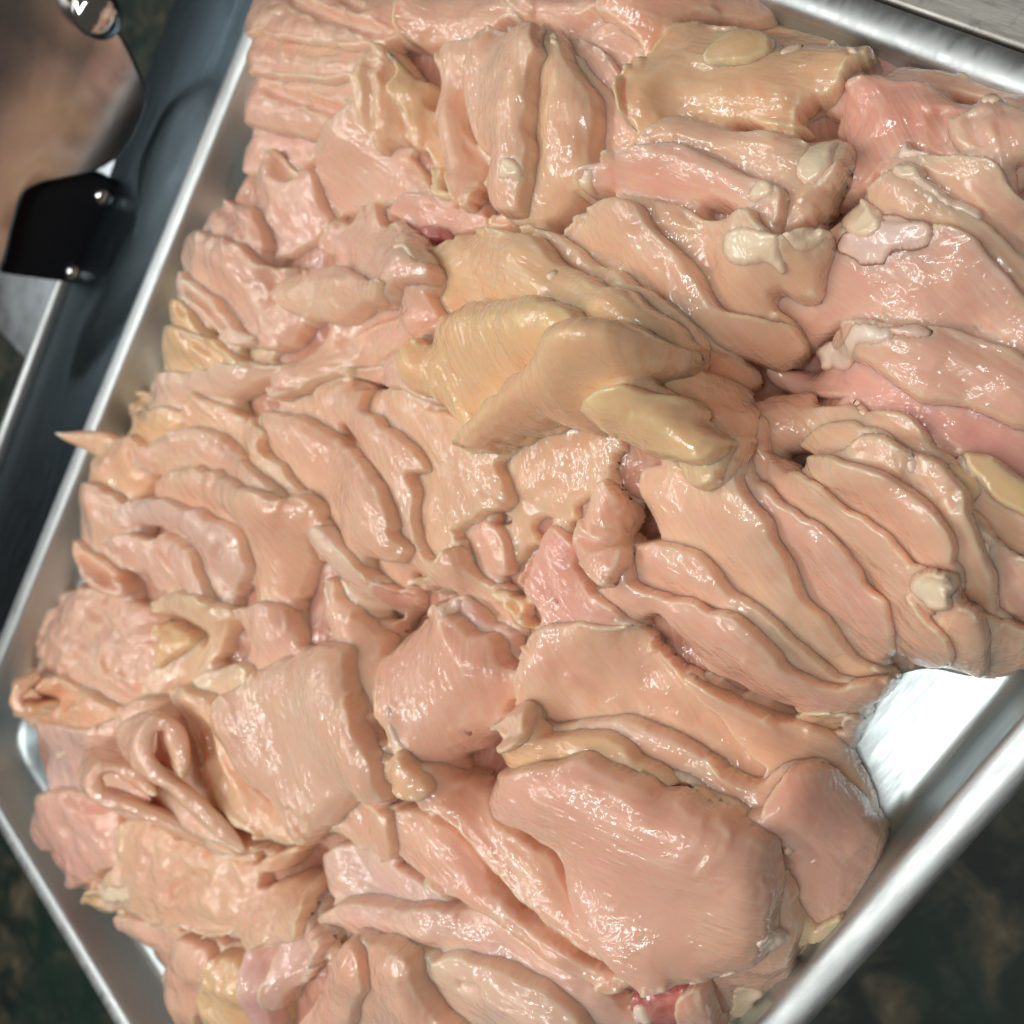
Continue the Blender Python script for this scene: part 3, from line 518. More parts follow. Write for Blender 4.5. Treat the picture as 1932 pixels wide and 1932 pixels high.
P('rose slice with a blood spot, tapering to a white tip at the centre', 'E', '1100,1300 1150,1180 1250,1100 1360,1180 1350,1300 1430,1380 1560,1490 1632,1620 1600,1645 1500,1615 1440,1660 1370,1655 1310,1640 1260,1692 1200,1655 1150,1540 1100,1430', 'rd', 6, 3, 50, [('E', '1160,1300 1230,1450', -.8, 1.5)], [('blood_spot', '1222,1418 1236,1422 1248,1460 1282,1486 1272,1505 1250,1478 1232,1450', 'red'), ('tendon', '1560,1590 1600,1580 1635,1620 1612,1642 1580,1625', 'tendon')], rag=.4)
P('upright pink lump above the slice with the blood spot', 'E', '1350,1250 1345,1160 1400,1040 1440,930 1520,820 1590,860 1622,1000 1600,1130 1645,1200 1645,1300 1600,1380 1540,1422 1440,1370', 'pk', 7, 4, 75, [('E', '1380,1140 1500,1170 1600,1130', -1.6, 2)])
P('centre slice piece shaped like a shield, with a white edge at its lower left', 'E', '345,1840 380,1740 460,1640 540,1570 640,1500 720,1580 850,1700 950,1790 1040,1880 1048,1970 990,2060 960,2150 900,2240 820,2290 700,2390 600,2400 500,2350 410,2290 390,2180 365,2060 330,1950', 'pk', 9, 6, 78, [('E', '640,1500 700,1700 860,1900', 1, 2.6), ('E', '440,2040 450,2200 560,2330', 1, 2)], [('white_edge', '385,2050 420,2060 440,2200 540,2330 520,2360 410,2290 392,2180', 'tendon'), ('tendon', '640,1510 670,1470 715,1480 700,1570 660,1590', 'tendon'), ('blood_spot', '755,2200 785,2198 794,2222 768,2230', 'red')], rag=.7)

# --- yellow cluster
P('largest yellow dome slice at the back of the central cluster', 'B', '555,1600 572,1490 620,1400 700,1320 800,1262 920,1244 1080,1270 1200,1330 1300,1420 1420,1490 1560,1540 1700,1600 1820,1700 1890,1830 1880,1980 1700,1990 1400,1900 1000,1800 700,1760 600,1740', 'yl', 11, 8, 20, [('B', '640,1480 700,1400 860,1340', .7, 3), ('B', '1100,1400 1300,1560 1500,1640', -1.4, 2.6)], [('fat_speck', '1230,1500 1262,1478 1282,1500 1250,1532', 'fat')])
P('rolled edge slice with a pale lip around a reddish pocket', 'W', '512,757 507,735 512,708 560,678 608,640 640,592 700,556 760,533 815,533 822,570 826,625 775,655 722,690 690,712 640,712 575,742', 'pk', 7, 3, -25, [('W', '645,655 680,618 740,592 815,585', -3, 4.5), ('W', '665,650 720,620 815,607', 1.8, 2), ('W', '630,640 665,598 740,556 805,545', 1.8, 3)])
P('smooth slice end with a gap under it, right of the rolled edge slice', 'W', '690,712 725,690 775,658 812,640 800,700 820,755 760,740', 'pk', 6, 2, 60)
P('scrap of pink meat with a cream rim left of the red gristle', 'B', '-20,1340 50,1220 70,1180 140,1190 140,1105 220,1120 300,1150 380,1210 450,1262 490,1350 560,1440 572,1500 480,1540 330,1570 150,1510 40,1450', 'pk', 7, 3, 30, [('B', '100,1240 250,1400', .7, 4)], [('cream_rim', '330,1190 380,1210 450,1262 490,1350 530,1420 500,1430 440,1350 380,1270', 'fat')], rag=.6)
P('flat glistening slice under the cream rimmed scrap', 'B', '-220,1500 -60,1430 60,1430 200,1500 330,1545 440,1580 300,1640 120,1700 0,1750 -180,1720 -300,1620', 'pk', 6, 3, 10, [('B', '-100,1560 60,1620 200,1600', -1.4, 2.4), ('B', '20,1480 200,1580', .7, 3)])
P('left yellow lobe of the central cluster with a rough wet lower edge', 'W', '774,692 800,655 826,640 835,605 870,575 950,557 1030,560 1080,583 1110,630 1060,700 1000,750 950,780 905,800 885,840 862,800 830,770 795,730', 'yl', 11, 9, 70, [('W', '880,600 850,680 860,760', .7, 4)], rag=.5)
P('rear right yellow slice of the central cluster, square cornered', 'W', '1190,740 1215,700 1250,684 1295,684 1345,702 1382,742 1410,785 1407,850 1400,882 1360,880 1290,850 1220,800', 'or_', 7, 4, 40, [('W', '1310,790 1380,800 1400,870', .9, 3)])
P('front yellow slice of the central cluster, broad with a drooping tail', 'W', '1062,588 1130,582 1200,600 1234,622 1228,680 1196,722 1140,748 1115,775 1085,800 1030,806 975,815 935,830 915,852 868,853 864,832 880,792 895,765 935,715 965,680 1000,640', 'yl', 12, 11, 70, [('W', '940,760 1040,780 1100,760', .6, 3)], rag=.45)
P('drip shaped blob of soft fat hanging below the cluster', 'W', '1280,850 1330,860 1357,885 1352,912 1325,925 1298,912 1285,885', 'yl', 6, 3, 80, cat='fat')
P('pale yellow wedge at the lower right front of the cluster', 'W', '1088,772 1130,750 1190,738 1258,736 1298,744 1318,772 1322,795 1368,826 1366,850 1350,878 1310,880 1250,868 1190,850 1140,825', 'yl', 9, 5, 20, [('W', '1120,780 1220,800 1330,835', .9, 2.4)])

# --- lower centre
P('striated pale slice in the open hollow right of the centre piece', 'W', '972,1290 975,1235 1010,1185 1080,1172 1150,1175 1200,1180 1260,1235 1330,1305 1420,1395 1455,1470 1400,1470 1330,1430 1200,1385 1100,1372 1010,1400 985,1340', 'st', 5, 2, 60, [('W', '1020,1260 1100,1300 1200,1380', .8, 5)], wave=1)
P('silky striped slice running to the bright tray floor', 'W', '1290,1275 1350,1300 1430,1340 1520,1365 1582,1392 1610,1450 1625,1530 1560,1500 1480,1470 1420,1430 1350,1360', 'st', 6, 3, 25)
P('long ridge slice arching behind the big front slice', 'W', '990,1400 1040,1378 1100,1360 1165,1348 1250,1378 1330,1418 1385,1462 1425,1480 1465,1455 1482,1485 1470,1550 1430,1600 1350,1560 1260,1500 1190,1440 1100,1400', 'pk', 7, 4, 30, [('W', '1180,1362 1300,1410 1400,1480', 1, 2.5)])
P('right hand lobe curling down to the rim, lower right', 'W', '1465,1462 1500,1450 1545,1462 1600,1500 1648,1560 1660,1610 1645,1690 1605,1742 1565,1780 1500,1795 1488,1765 1500,1705 1468,1640 1445,1590 1440,1540', 'pc', 9, 5, 45, [('W', '1470,1660 1510,1700 1500,1780', -2.5, 4), ('W', '1480,1500 1540,1560 1640,1600', 1, 6), ('W', '1450,1560 1500,1640 1560,1740', -1.2, 5)], [('fat_speck', '1478,1606 1490,1594 1502,1600 1492,1612', 'fat')])
P('small yellow slice end pressed against the rim at the lower right', 'I', '745,1500 800,1400 880,1345 965,1318 940,1430 820,1515 760,1510', 'yl', 5, 2, 40)
P('pink slice under the big front slice, ending at the rim', 'I', '150,1700 300,1600 450,1500 540,1200 640,1240 690,1400 695,1600 660,1720 560,1800 450,1865 350,1885 270,1800 220,1730', 'pc', 7, 3, 70, [('I', '400,1690 400,1830', -1, 2)], [('yellow_fat', '360,1740 420,1720 520,1760 450,1850 370,1860', 'fat')])
P('little pointed tip poking up behind the big front slice', 'I', '28,620 75,570 120,660 200,760 260,840 160,840 60,780', 'pale', 5, 2, 60)
P('shaded back slice with a rounded top behind the big front slice', 'W', '942,1445 950,1410 1000,1390 1060,1382 1130,1382 1185,1415 1235,1470 1300,1535 1250,1560 1100,1520 980,1470', 'or_', 8, 4, 20)
P('pink slice in shadow left of the bottom sweep, under the wrinkled fold', 'H', '-20,1010 100,950 250,980 450,1070 660,1200 640,1290 450,1260 280,1240 100,1260 0,1160', 'li', 6, 3, 30, [('H', '60,1100 200,1210 340,1240', 1.4, 3), ('H', '150,1000 300,1180 420,1220', -1.5, 3)])
P('long pale ridge slice sweeping to the bottom edge', 'H', '-10,1330 50,1280 180,1245 400,1275 600,1285 880,1315 1050,1420 1200,1540 1400,1660 1600,1840 1680,2030 1300,2050 1150,1880 950,1720 780,1620 500,1500 220,1480 40,1420', 'li', 8, 4, 32, [('H', '80,1300 400,1370 800,1480', .9, 3), ('H', '900,1450 1200,1680 1400,1900', -1.5, 3)])
P('smooth slice with a small dimple in front of the long pale ridge slice', 'H', '500,1700 600,1560 800,1590 1000,1680 1200,1800 1380,2000 1350,2060 700,2060 600,1900', 'pale', 7, 3, 35, [('H', '730,1700 850,1730', -2, 1.5)])
P('pink hump at the bottom edge, left of the dimpled slice', 'H', '-20,1990 20,1750 30,1600 100,1515 250,1478 400,1500 500,1590 540,1750 620,1880 740,2060 200,2080', 'pc', 9, 5, 80, [('H', '350,1560 430,1700 480,1900', .7, 3)])
P('dark red scrap with a pale swirl at the bottom right', 'H', '1610,1790 1690,1700 1780,1700 1932,1730 1960,1880 1880,1990 1700,1980 1630,1880', 'RED', 6, 3, 30, [('H', '1690,1790 1760,1830 1770,1910', 1.2, 1.6)], [('tendon', '1670,1840 1720,1800 1780,1850 1775,1900 1720,1900', 'tendon')], rag=.6, cat='gristle')
P('dusky slice end touching the rim at the bottom right', 'I', '40,1800 110,1730 190,1750 245,1860 250,2050 60,2050 20,1900', 'pk', 7, 3, 60)
P('long narrow sweep slice, lower of the two beside the big front slice', 'H', '370,790 470,745 600,800 700,860 790,960 950,1170 1080,1300 1300,1450 1450,1560 1600,1640 1692,1690 1640,1740 1590,1765 1500,1755 1400,1665 1250,1560 1050,1425 880,1310 700,1235 560,1140 410,1020 380,900', 'pc', 8, 5, 42, [('H', '600,880 900,1220 1300,1500', .8, 3)])
P('long narrow sweep slice tucked directly under the big front slice', 'H', '520,760 590,560 700,600 850,680 950,800 1090,910 1230,1020 1300,1130 1390,1280 1500,1410 1620,1530 1740,1650 1680,1680 1450,1560 1300,1450 1100,1310 950,1150 790,970 720,860 600,800', 'pc', 8, 5, 45, [('H', '720,640 900,900 1200,1220', -1.4, 3), ('H', '800,700 1000,960 1300,1300', .7, 3)])
P('biggest slice of all, broad and satiny pink at the lower right front', 'W', '920,1480 945,1452 1000,1436 1060,1432 1130,1444 1200,1480 1262,1516 1340,1538 1400,1566 1445,1600 1457,1650 1458,1730 1452,1790 1425,1822 1385,1842 1335,1852 1270,1856 1237,1848 1205,1824 1157,1782 1125,1747 1094,1705 1063,1653 1039,1615 990,1577 948,1539', 'pk', 9, 6, 20, [('W', '1000,1480 1120,1480 1260,1540', .6, 5)], [('white_edge', '1300,1852 1385,1838 1440,1800 1455,1780 1450,1805 1400,1850 1350,1860', 'tendon')], rag=.3)

# --- lower left folds
P('bent pink slice at the bottom edge between strip and hump', 'G', '1600,2010 1660,1880 1720,1760 1770,1600 1850,1500 1950,1560 1960,1750 1900,1880 1850,2010', 'pk', 6, 3, 110, [('G', '1700,1700 1800,1640', -1.5, 2)])
P('folded pale slice dipping to the bottom edge under the wrinkled fold', 'G', '1490,1520 1640,1430 1775,1460 1782,1530 1700,1640 1600,1760 1560,1820 1500,1730', 'li', 6, 3, 120, [('G', '1700,1480 1620,1640', -1.6, 2.4)])
P('wrinkled broad fold at the lower left with a rough cream corner', 'G', '560,1150 640,1000 650,860 760,810 900,870 1100,950 1300,1020 1420,1060 1510,1000 1620,980 1560,1080 1430,1170 1560,1160 1640,1160 1685,1230 1680,1320 1640,1420 1580,1500 1400,1510 1200,1465 1000,1410 850,1375 700,1335 600,1250', 'pc', 8, 4, 25, [('G', '760,900 880,1000 900,1200', .9, 4), ('G', '950,1230 1040,1150 1200,1110', -2.6, 2.5), ('G', '900,1230 960,1260 1250,1300', 1.2, 3), ('G', '800,1330 1000,1380 1300,1440', -1, 2)], [('fat_corner', '565,1150 600,1130 620,1180 700,1160 740,1220 700,1280 620,1250', 'fat')], wave=1.2, rag=.5)
P('small flat slice below the veined dome, with a torn point', 'H', '60,860 120,740 240,740 340,765 372,830 385,960 350,1055 250,1010 150,960', 'pk', 5, 2, 60, rag=.6)
P('little rolled slice end with an open hollow, right of the veined dome', 'H', '305,640 320,560 375,440 440,480 545,640 520,708 460,715 380,690', 'pc', 3.5, 1.5, 60, [('H', '330,655 380,680', -2.5, 1.2)])
P('small scrap with a hollow left of the big front slice', 'H', '830,330 960,250 1060,200 1090,300 1080,390 1000,440 950,440 950,360', 'pk', 3, 1, 80, [('H', '1000,270 1010,380', -1.2, 1.6)])
P('broad slice lying under the two loop folds at the lower left', 'G', '478,610 505,490 550,360 640,265 740,270 800,420 850,600 900,700 1020,790 1160,880 1300,980 1350,1025 1240,1015 1090,940 900,872 750,820 600,745 510,695', 'pc', 9, 4, 30)
P('slice backing the taller of the two loop folds', 'G', '690,240 740,155 850,145 950,205 1010,320 1060,560 1180,700 1290,850 1365,960 1345,1022 1200,950 1050,840 900,730 800,600 760,480 755,360', 'pc', 9, 4, 45, [('G', '840,560 1000,720 1200,900', .8, 3)])
P('draped fold between the upper loop and the veined dome', 'G', '895,130 990,78 1120,130 1260,190 1345,260 1320,400 1330,520 1400,650 1480,720 1580,800 1640,960 1560,1000 1430,930 1300,850 1200,730 1070,560 1020,400 960,250', 'pc', 8, 4, 65, [('G', '1010,160 1150,230 1240,320', 1, 3), ('G', '1240,330 1250,520 1350,720', 1.2, 3.4), ('G', '1150,300 1180,480 1330,760', -2, 3)])
P('veined dome shaped slice in the lower left middle', 'W', '432,1345 465,1290 510,1250 558,1224 612,1222 634,1238 650,1290 685,1380 716,1440 718,1512 670,1512 645,1520 610,1560 565,1597 530,1560 492,1500 462,1450 445,1400', 'pc', 7, 6, 72, [('W', '480,1440 540,1510 570,1580', 1.2, 4), ('W', '580,1540 620,1510 700,1490', 1, 3), ('W', '545,1520 570,1570', -1.6, 2)], rag=.4)

# ------------------------------------------------------------------ laying the pieces down, one on another
# heap footprint: picture outline with the height (mm above the rim) of the meat there
FOOT = [(455,-30,8),(455,100,8),(455,240,8),(462,330,0),(380,400,6),(330,460,8),(315,600,8),(290,690,8),(235,770,8),(150,830,8),(150,930,8),(130,1090,8),(70,1180,8),(62,1260,8),
        (45,1330,6),(80,1400,0),(88,1480,0),(58,1560,4),(110,1660,0),(170,1710,0),(240,1740,-6),(300,1800,-6),(330,1860,-6),(350,1940,-6),(360,2100,-6),(1300,2100,-8),(1360,1920,-10),
        (1470,1870,-8),(1510,1790,-8),(1600,1740,-8),(1660,1640,-8),(1640,1520,-12),(1580,1370,-16),(1640,1290,-14),(1740,1260,-12),(1840,1290,-12),(1932,1260,-12),(2150,1160,-8),
        (2150,150,-6),(1900,140,-12),(1840,120,-14),(1680,110,-14),(1660,60,-14),(1460,40,-14),(1440,-30,-12),(1400,-200,-8),(500,-220,-4)]
FW = np.array([at_z(x, y, z * .001)[:2] for x, y, z in FOOT])
class G: pass
def make_grid(g):
    G.g = g; G.x0, G.y0 = -.150, -.345
    G.nx = int(.560 / g); G.ny = int(.400 / g)
    G.x = G.x0 + g * np.arange(G.nx); G.y = G.y0 + g * np.arange(G.ny)
def sample(F, x, y):
    i = np.clip((np.asarray(x) - G.x0) / G.g, 0, G.nx - 1.001); j = np.clip((np.asarray(y) - G.y0) / G.g, 0, G.ny - 1.001)
    a = i.astype(int); b = j.astype(int); fx = i - a; fy = j - b
    return (F[b, a] * (1 - fx) * (1 - fy) + F[b, a + 1] * fx * (1 - fy) + F[b + 1, a] * (1 - fx) * fy + F[b + 1, a + 1] * fx * fy)
def base_surface():
    X, Y = np.meshgrid(G.x, G.y)
    st = max(1, int(round(.002 / G.g)))
    D = poly_sdf(X[::st, ::st], Y[::st, ::st], FW)
    D = np.kron(D, np.ones((st, st)))[:G.ny, :G.nx]
    if D.shape != X.shape:
        D = np.pad(D, ((0, G.ny - D.shape[0]), (0, G.nx - D.shape[1])), mode='edge')
    D = blur(D, .003 / G.g)
    # steep on the far (low y) side, gentle towards the camera side
    far = np.clip((-.10 - Y) / .12, 0, 1)
    L = .016 * (1 - far) + .007 * far
    e = 1 - np.exp(-np.clip(D + .002, 0, 1) / L)
    top = .026 - .004 * far
    S = ZF + .003 + (top - ZF - .003) * e
    for px, py, r, a in ((1150, 650, .045, .007), (1200, 1650, .04, .004), (560, 1400, .04, .006), (1480, 720, .022, -.010), (1120, 1430, .018, -.006), (1320, 1450, .030, -.007), (870, 1130, .02, -.003),
                         (1480, 560, .05, .002), (900, 200, .05, .004), (700, 1650, .018, -.006), (600, 340, .02, -.006), (690, 1180, .016, -.005), (1500, 1480, .02, -.006)):
        c = at_z(px, py, .018); S = S + a * np.exp(-((X - c[0]) ** 2 + (Y - c[1]) ** 2) / (r * r)) * e
    G.pit = np.zeros_like(X)
    for px, py, r in ((682, 714, .0085), (1500, 670, .010), (1400, 712, .008), (735, 1180, .009), (915, 1442, .0085), (575, 1640, .008), (835, 440, .004), (300, 1175, .004), (1490, 855, .004), (1558, 215, .006), (1210, 985, .005), (1478, 1645, .006), (480, 1175, .003), (1265, 1525, .004), (1590, 385, .005), (1180, 1215, .004)):
        c = at_z(px, py, .024); G.pit = np.maximum(G.pit, np.exp(-((X - c[0]) ** 2 + (Y - c[1]) ** 2) / (r * r)))
        c = at_z(px, py, .016); S = S - .018 * np.exp(-((X - c[0]) ** 2 + (Y - c[1]) ** 2) / (r * r)) * e
    S = np.where(D > -.001, S, ZF)
    return S, D
def field(sigma_m, seed):
    r = np.random.default_rng(seed); f = blur(r.standard_normal((G.ny, G.nx)), sigma_m / G.g); return f / f.std()
SUR = None
def dense(pts, closed=True): return spline(pts, closed, 6)
EXT = .0075
def outline(pc, surf, ext):
    g = G.g
    W = dense(pc['pts']); q = hit(W[:, 0], W[:, 1], surf)[:, :2]
    # resample, ragged edge
    d = np.r_[0, np.cumsum(np.linalg.norm(np.diff(np.vstack([q, q[:1]]), axis=0), axis=1))]
    n = max(24, int(d[-1] / .0012)); s = np.linspace(0, d[-1], n, endpoint=False)
    qq = np.vstack([q, q[:1]]); q = np.stack([np.interp(s, d, qq[:, 0]), np.interp(s, d, qq[:, 1])], -1)
    r = np.random.default_rng(pc['seed']); nz = r.standard_normal(n)
    nz2 = (nz + np.roll(nz, 1) + np.roll(nz, -1)) / 2; nz3 = np.convolve(np.r_[nz[-8:], nz, nz[:8]], np.hanning(13) / 2.2, 'same')[8:-8]
    tg = np.roll(q, -1, 0) - np.roll(q, 1, 0); tg /= np.linalg.norm(tg, axis=1, keepdims=True) + 1e-12
    nrm = np.stack([tg[:, 1], -tg[:, 0]], -1)
    rag = pc['rag'] * min(1, d[-1] / .05)
    q = q + nrm * ((nz2 * .45 + nz3 * .9) * rag * .00135)[:, None]
    pad = 4 + (int((EXT + .002) / g) if ext else 0)
    i0 = max(0, int((q[:, 0].min() - G.x0) / g) - pad); i1 = min(G.nx, int((q[:, 0].max() - G.x0) / g) + pad + 2)
    j0 = max(0, int((q[:, 1].min() - G.y0) / g) - pad); j1 = min(G.ny, int((q[:, 1].max() - G.y0) / g) + pad + 2)
    if i1 - i0 < 6 or j1 - j0 < 6: return None
    X, Y = np.meshgrid(G.x[i0:i1], G.y[j0:j1]); sl = (slice(j0, j1), slice(i0, i1))
    return dict(W=W, q=q, X=X, Y=Y, sl=sl, D=poly_sdf(X, Y, q))
def lay(pc, H, surf, record, O=None, later=None):
    g = G.g
    if O is None: O = outline(pc, surf, False)
    if O is None: return None
    W, q, X, Y, sl, D = O['W'], O['q'], O['X'], O['Y'], O['sl'], O['D']
    r = np.random.default_rng(pc['seed'])
    M0 = D > 0
    if later is not None:      # the piece runs on under whatever lies over its edge
        kk = .0022 * np.clip(1 + D / .003, 0, 1)
        D = np.maximum(D, np.minimum(D + EXT, later + kk - .03 * np.clip(G.pit[sl] - .25, 0, 1)))
    M = (D > 0)
    if M.sum() < 4: return None
    h = H[sl]; Mf = (D > -.0015).astype(float)
    bl = lambda a, s: blur(a * Mf, s / g) / (blur(Mf, s / g) + 1e-6)
    size = math.sqrt(M0.sum()) * g
    R = bl(h, pc.get('stiff', min(.012, .16 * size + .002))); R = np.where(Mf > 0, R, h)
    up = np.clip(h - R, 0, 1); R = R + bl(up, .006) * 1.0
    wE = np.exp(-np.clip(D, 0, 1) / .0040)
    R = R * (1 - wE) + np.maximum(bl(h, .0028), h - .0002) * wE
    Dm = np.clip(D, 0, 1); t = pc['t']; rr = max(.0011, t * .17)
    Ds = np.clip(blur(np.clip(D, -.002, 1), .0022 / g), 0, 1)
    u = np.clip(Dm / rr, 0, 1)
    T = t * (.60 * np.sqrt(np.clip(1 - (1 - u) ** 2.2, 0, 1)) + .40 * np.clip(Dm / .0009, 0, 1) * (1 - np.exp(-Ds / .0042)))
    T = T + (pc['puff'] * .55 + max(0, pc['puff'] - .0035) * .8) * (1 - np.exp(-Ds / .010)) * np.clip(Dm / rr, 0, 1)
    ins = np.clip(Dm / .003, 0, 1)
    # soft waves across the fibres and general unevenness
    c = W.mean(0); a = math.radians(pc['ang'])
    p2 = hit(np.array([c[0], c[0] + 20 * math.cos(a)]), np.array([c[1], c[1] + 20 * math.sin(a)]), surf)
    fd = p2[1, :2] - p2[0, :2]; fd /= np.linalg.norm(fd) + 1e-12
    v = -X * fd[1] + Y * fd[0]; uu = X * fd[0] + Y * fd[1]
    k = pc['seed'] * 7
    F1 = np.roll(G.f1, (k * 13, k * 29), (0, 1))[sl]; F2 = np.roll(G.f2, (k * 31, k * 17), (0, 1))[sl]; F3 = np.roll(G.f3, (k * 11, k * 7), (0, 1))[sl]
    lam = .0075 + .005 * r.random()
    T = T + ins * pc['wave'] * .00055 * (.75 * np.sin(v / lam * 6.283 + F1 * 1.6 + k) * (.4 + .6 * (F3 > 0)) + .55 * F1 + .22 * F2)
    T = T + ins * .00009 * np.sin(v / .0019 * 6.283 + F1 * 5 + F2 * 1.4) * np.clip(F3 + .3, 0, 1)
    for cp, dep, wid in pc['cr']:
        cq = hit(*spline(cp, False, 5).T, surf)[:, :2]
        dd, tt = line_dist(X, Y, cq)
        fade = np.clip(np.minimum(tt, 1 - tt) * 5 + .25, 0, 1)
        e = np.clip(Dm / .0022, 0, 1) if dep < 0 else np.clip(Dm / .001, 0, 1)
        wv = wid * (1 + .2 * F2)
        T = T + dep * np.exp(-(dd / wv) ** 2) * fade * e
        if dep < 0:       # lips either side of a groove
            T = T + ins * abs(dep) * .22 * np.exp(-((dd - wv * 2.1) / (wv * .9)) ** 2) * fade
    top = R + np.maximum(T, .0)
    floor_ = h + np.where(np.array(min([x[1] for x in pc['cr']] + [0])) < -.002, -.006, .0008) * 1.0
    keep = h - (.0025 if record is not None else -.0006)
    deep = np.zeros_like(top, bool)
    for cp, dep, wid in pc['cr']:
        if dep < -.0015:
            cq = hit(*spline(cp, False, 5).T, surf)[:, :2]
            deep |= line_dist(X, Y, cq)[0] < wid * 1.8
    top = np.where(deep, top, np.maximum(top, keep - (1 - u) * .001))
    top = np.where(M, top, R)
    ts_ = blur(top * Mf, .0013 / g) / (blur(Mf, .0013 / g) + 1e-6)
    wS = np.clip((Dm - .0012) / .002, 0, 1) * (~deep) * .75
    top = top * (1 - wS) + ts_ * wS
    top = top + ins * .00008 * F2 * np.clip(F3 + .6, 0, 1.4)
    if record is not None:
        # remember the plane this piece ended up on
        MM = M0 if M0.sum() > 12 else M
        cx, cy = X[MM].mean(), Y[MM].mean(); xx = (X[MM] - cx) / .02; yy = (Y[MM] - cy) / .02; zz = (top - t * .25)[MM]
        A = np.stack([np.ones(MM.sum()), xx, yy, xx * xx, xx * yy, yy * yy], -1)
        reg = np.diag([0, .02, .02, .25, .25, .25]) * MM.sum() * .5
        zm = zz.mean(); sol = np.linalg.solve(A.T @ A + reg, A.T @ (zz - zm)); sol[0] += zm
        pc['fit'] = (sol, cx, cy, float(np.percentile(zz, 3)) - .001, float(np.percentile(zz, 97)) + .001)
    H[sl] = np.where(M, top * .85 + np.maximum(h, top) * .15, h)
    return dict(M=M, sl=sl, X=X, Y=Y, D=D, top=top, R=R, fd=fd, q=q, t=t)
def quad(fit):
    s, cx, cy, z0, z1 = fit
    def f(x, y):
        xx = (x - cx) / .02; yy = (y - cy) / .02
        return np.clip(s[0] + s[1] * xx + s[2] * yy + s[3] * xx * xx + s[4] * xx * yy + s[5] * yy * yy, z0, z1)
    return f
def piece_mesh(L, name, mat, deep_=False):
    g = G.g; X, Y, D = L['X'].copy(), L['Y'].copy(), L['D']
    gy, gx = np.gradient(D, g)
    ny, nx = X.shape
    ok = D > -.55 * g
    qk = ok[:-1, :-1] & ok[1:, :-1] & ok[:-1, 1:] & ok[1:, 1:]
    used = np.zeros_like(ok); used[:-1, :-1] |= qk; used[1:, :-1] |= qk; used[:-1, 1:] |= qk; used[1:, 1:] |= qk
    cnt = np.zeros(ok.shape, int); cnt[:-1, :-1] += qk; cnt[1:, :-1] += qk; cnt[:-1, 1:] += qk; cnt[1:, 1:] += qk
    bnd = used & (cnt < 4)
    gl = np.sqrt(gx * gx + gy * gy) + 1e-9
    mv = np.clip(D, -g, g * 1.2)
    X[bnd] -= (gx / gl * mv)[bnd]; Y[bnd] -= (gy / gl * mv)[bnd]
    top = L['top'].copy(); t = L['t']
    top[bnd] = (L['R'])[bnd] - .0004
    nb = used & ~bnd
    idx = -np.ones(ok.shape, int); nu = int(used.sum()); idx[used] = np.arange(nu)
    idb = idx.copy(); nin = int(nb.sum()); idb[nb] = nu + np.arange(nin)
    bot = np.minimum(L['R'] - .0006, top - t * .55)
    if deep_: bot = np.minimum(bot, np.maximum(top - .011 * np.clip(D / .0009, 0, 1), ZF + .0004))
    V = np.concatenate([np.stack([X[used], Y[used], top[used]], -1), np.stack([X[nb], Y[nb], bot[nb]], -1)])
    c = lambda I: np.stack([I[:-1, :-1][qk], I[:-1, 1:][qk], I[1:, 1:][qk], I[1:, :-1][qk]], -1)
    F = np.concatenate([c(idx), c(idb)[:, ::-1]])
    if len(F) == 0: return None
    cen = np.array([V[:, 0].mean(), V[:, 1].mean(), V[:, 2].min()])
    me = new_mesh(name, V - cen, F, mat)
    fd = L['fd']
    uv = np.stack([V[:, 0] * fd[0] + V[:, 1] * fd[1], -V[:, 0] * fd[1] + V[:, 1] * fd[0]], -1)
    vi = np.empty(len(me.loops), np.int32); me.loops.foreach_get('vertex_index', vi)
    me.uv_layers.new(name='UVMap').data.foreach_set('uv', uv[vi].astype(np.float32).ravel())
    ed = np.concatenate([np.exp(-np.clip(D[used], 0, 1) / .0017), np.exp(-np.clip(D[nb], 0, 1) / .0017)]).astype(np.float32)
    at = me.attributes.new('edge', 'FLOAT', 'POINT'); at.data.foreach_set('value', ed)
    return me, cen
MATS = {'fat': M_FAT, 'tendon': M_TENDON, 'memb': M_MEMB, 'red': M_RED}
for i, pc in enumerate(PIECES): pc['seed'] = 101 + i * 17
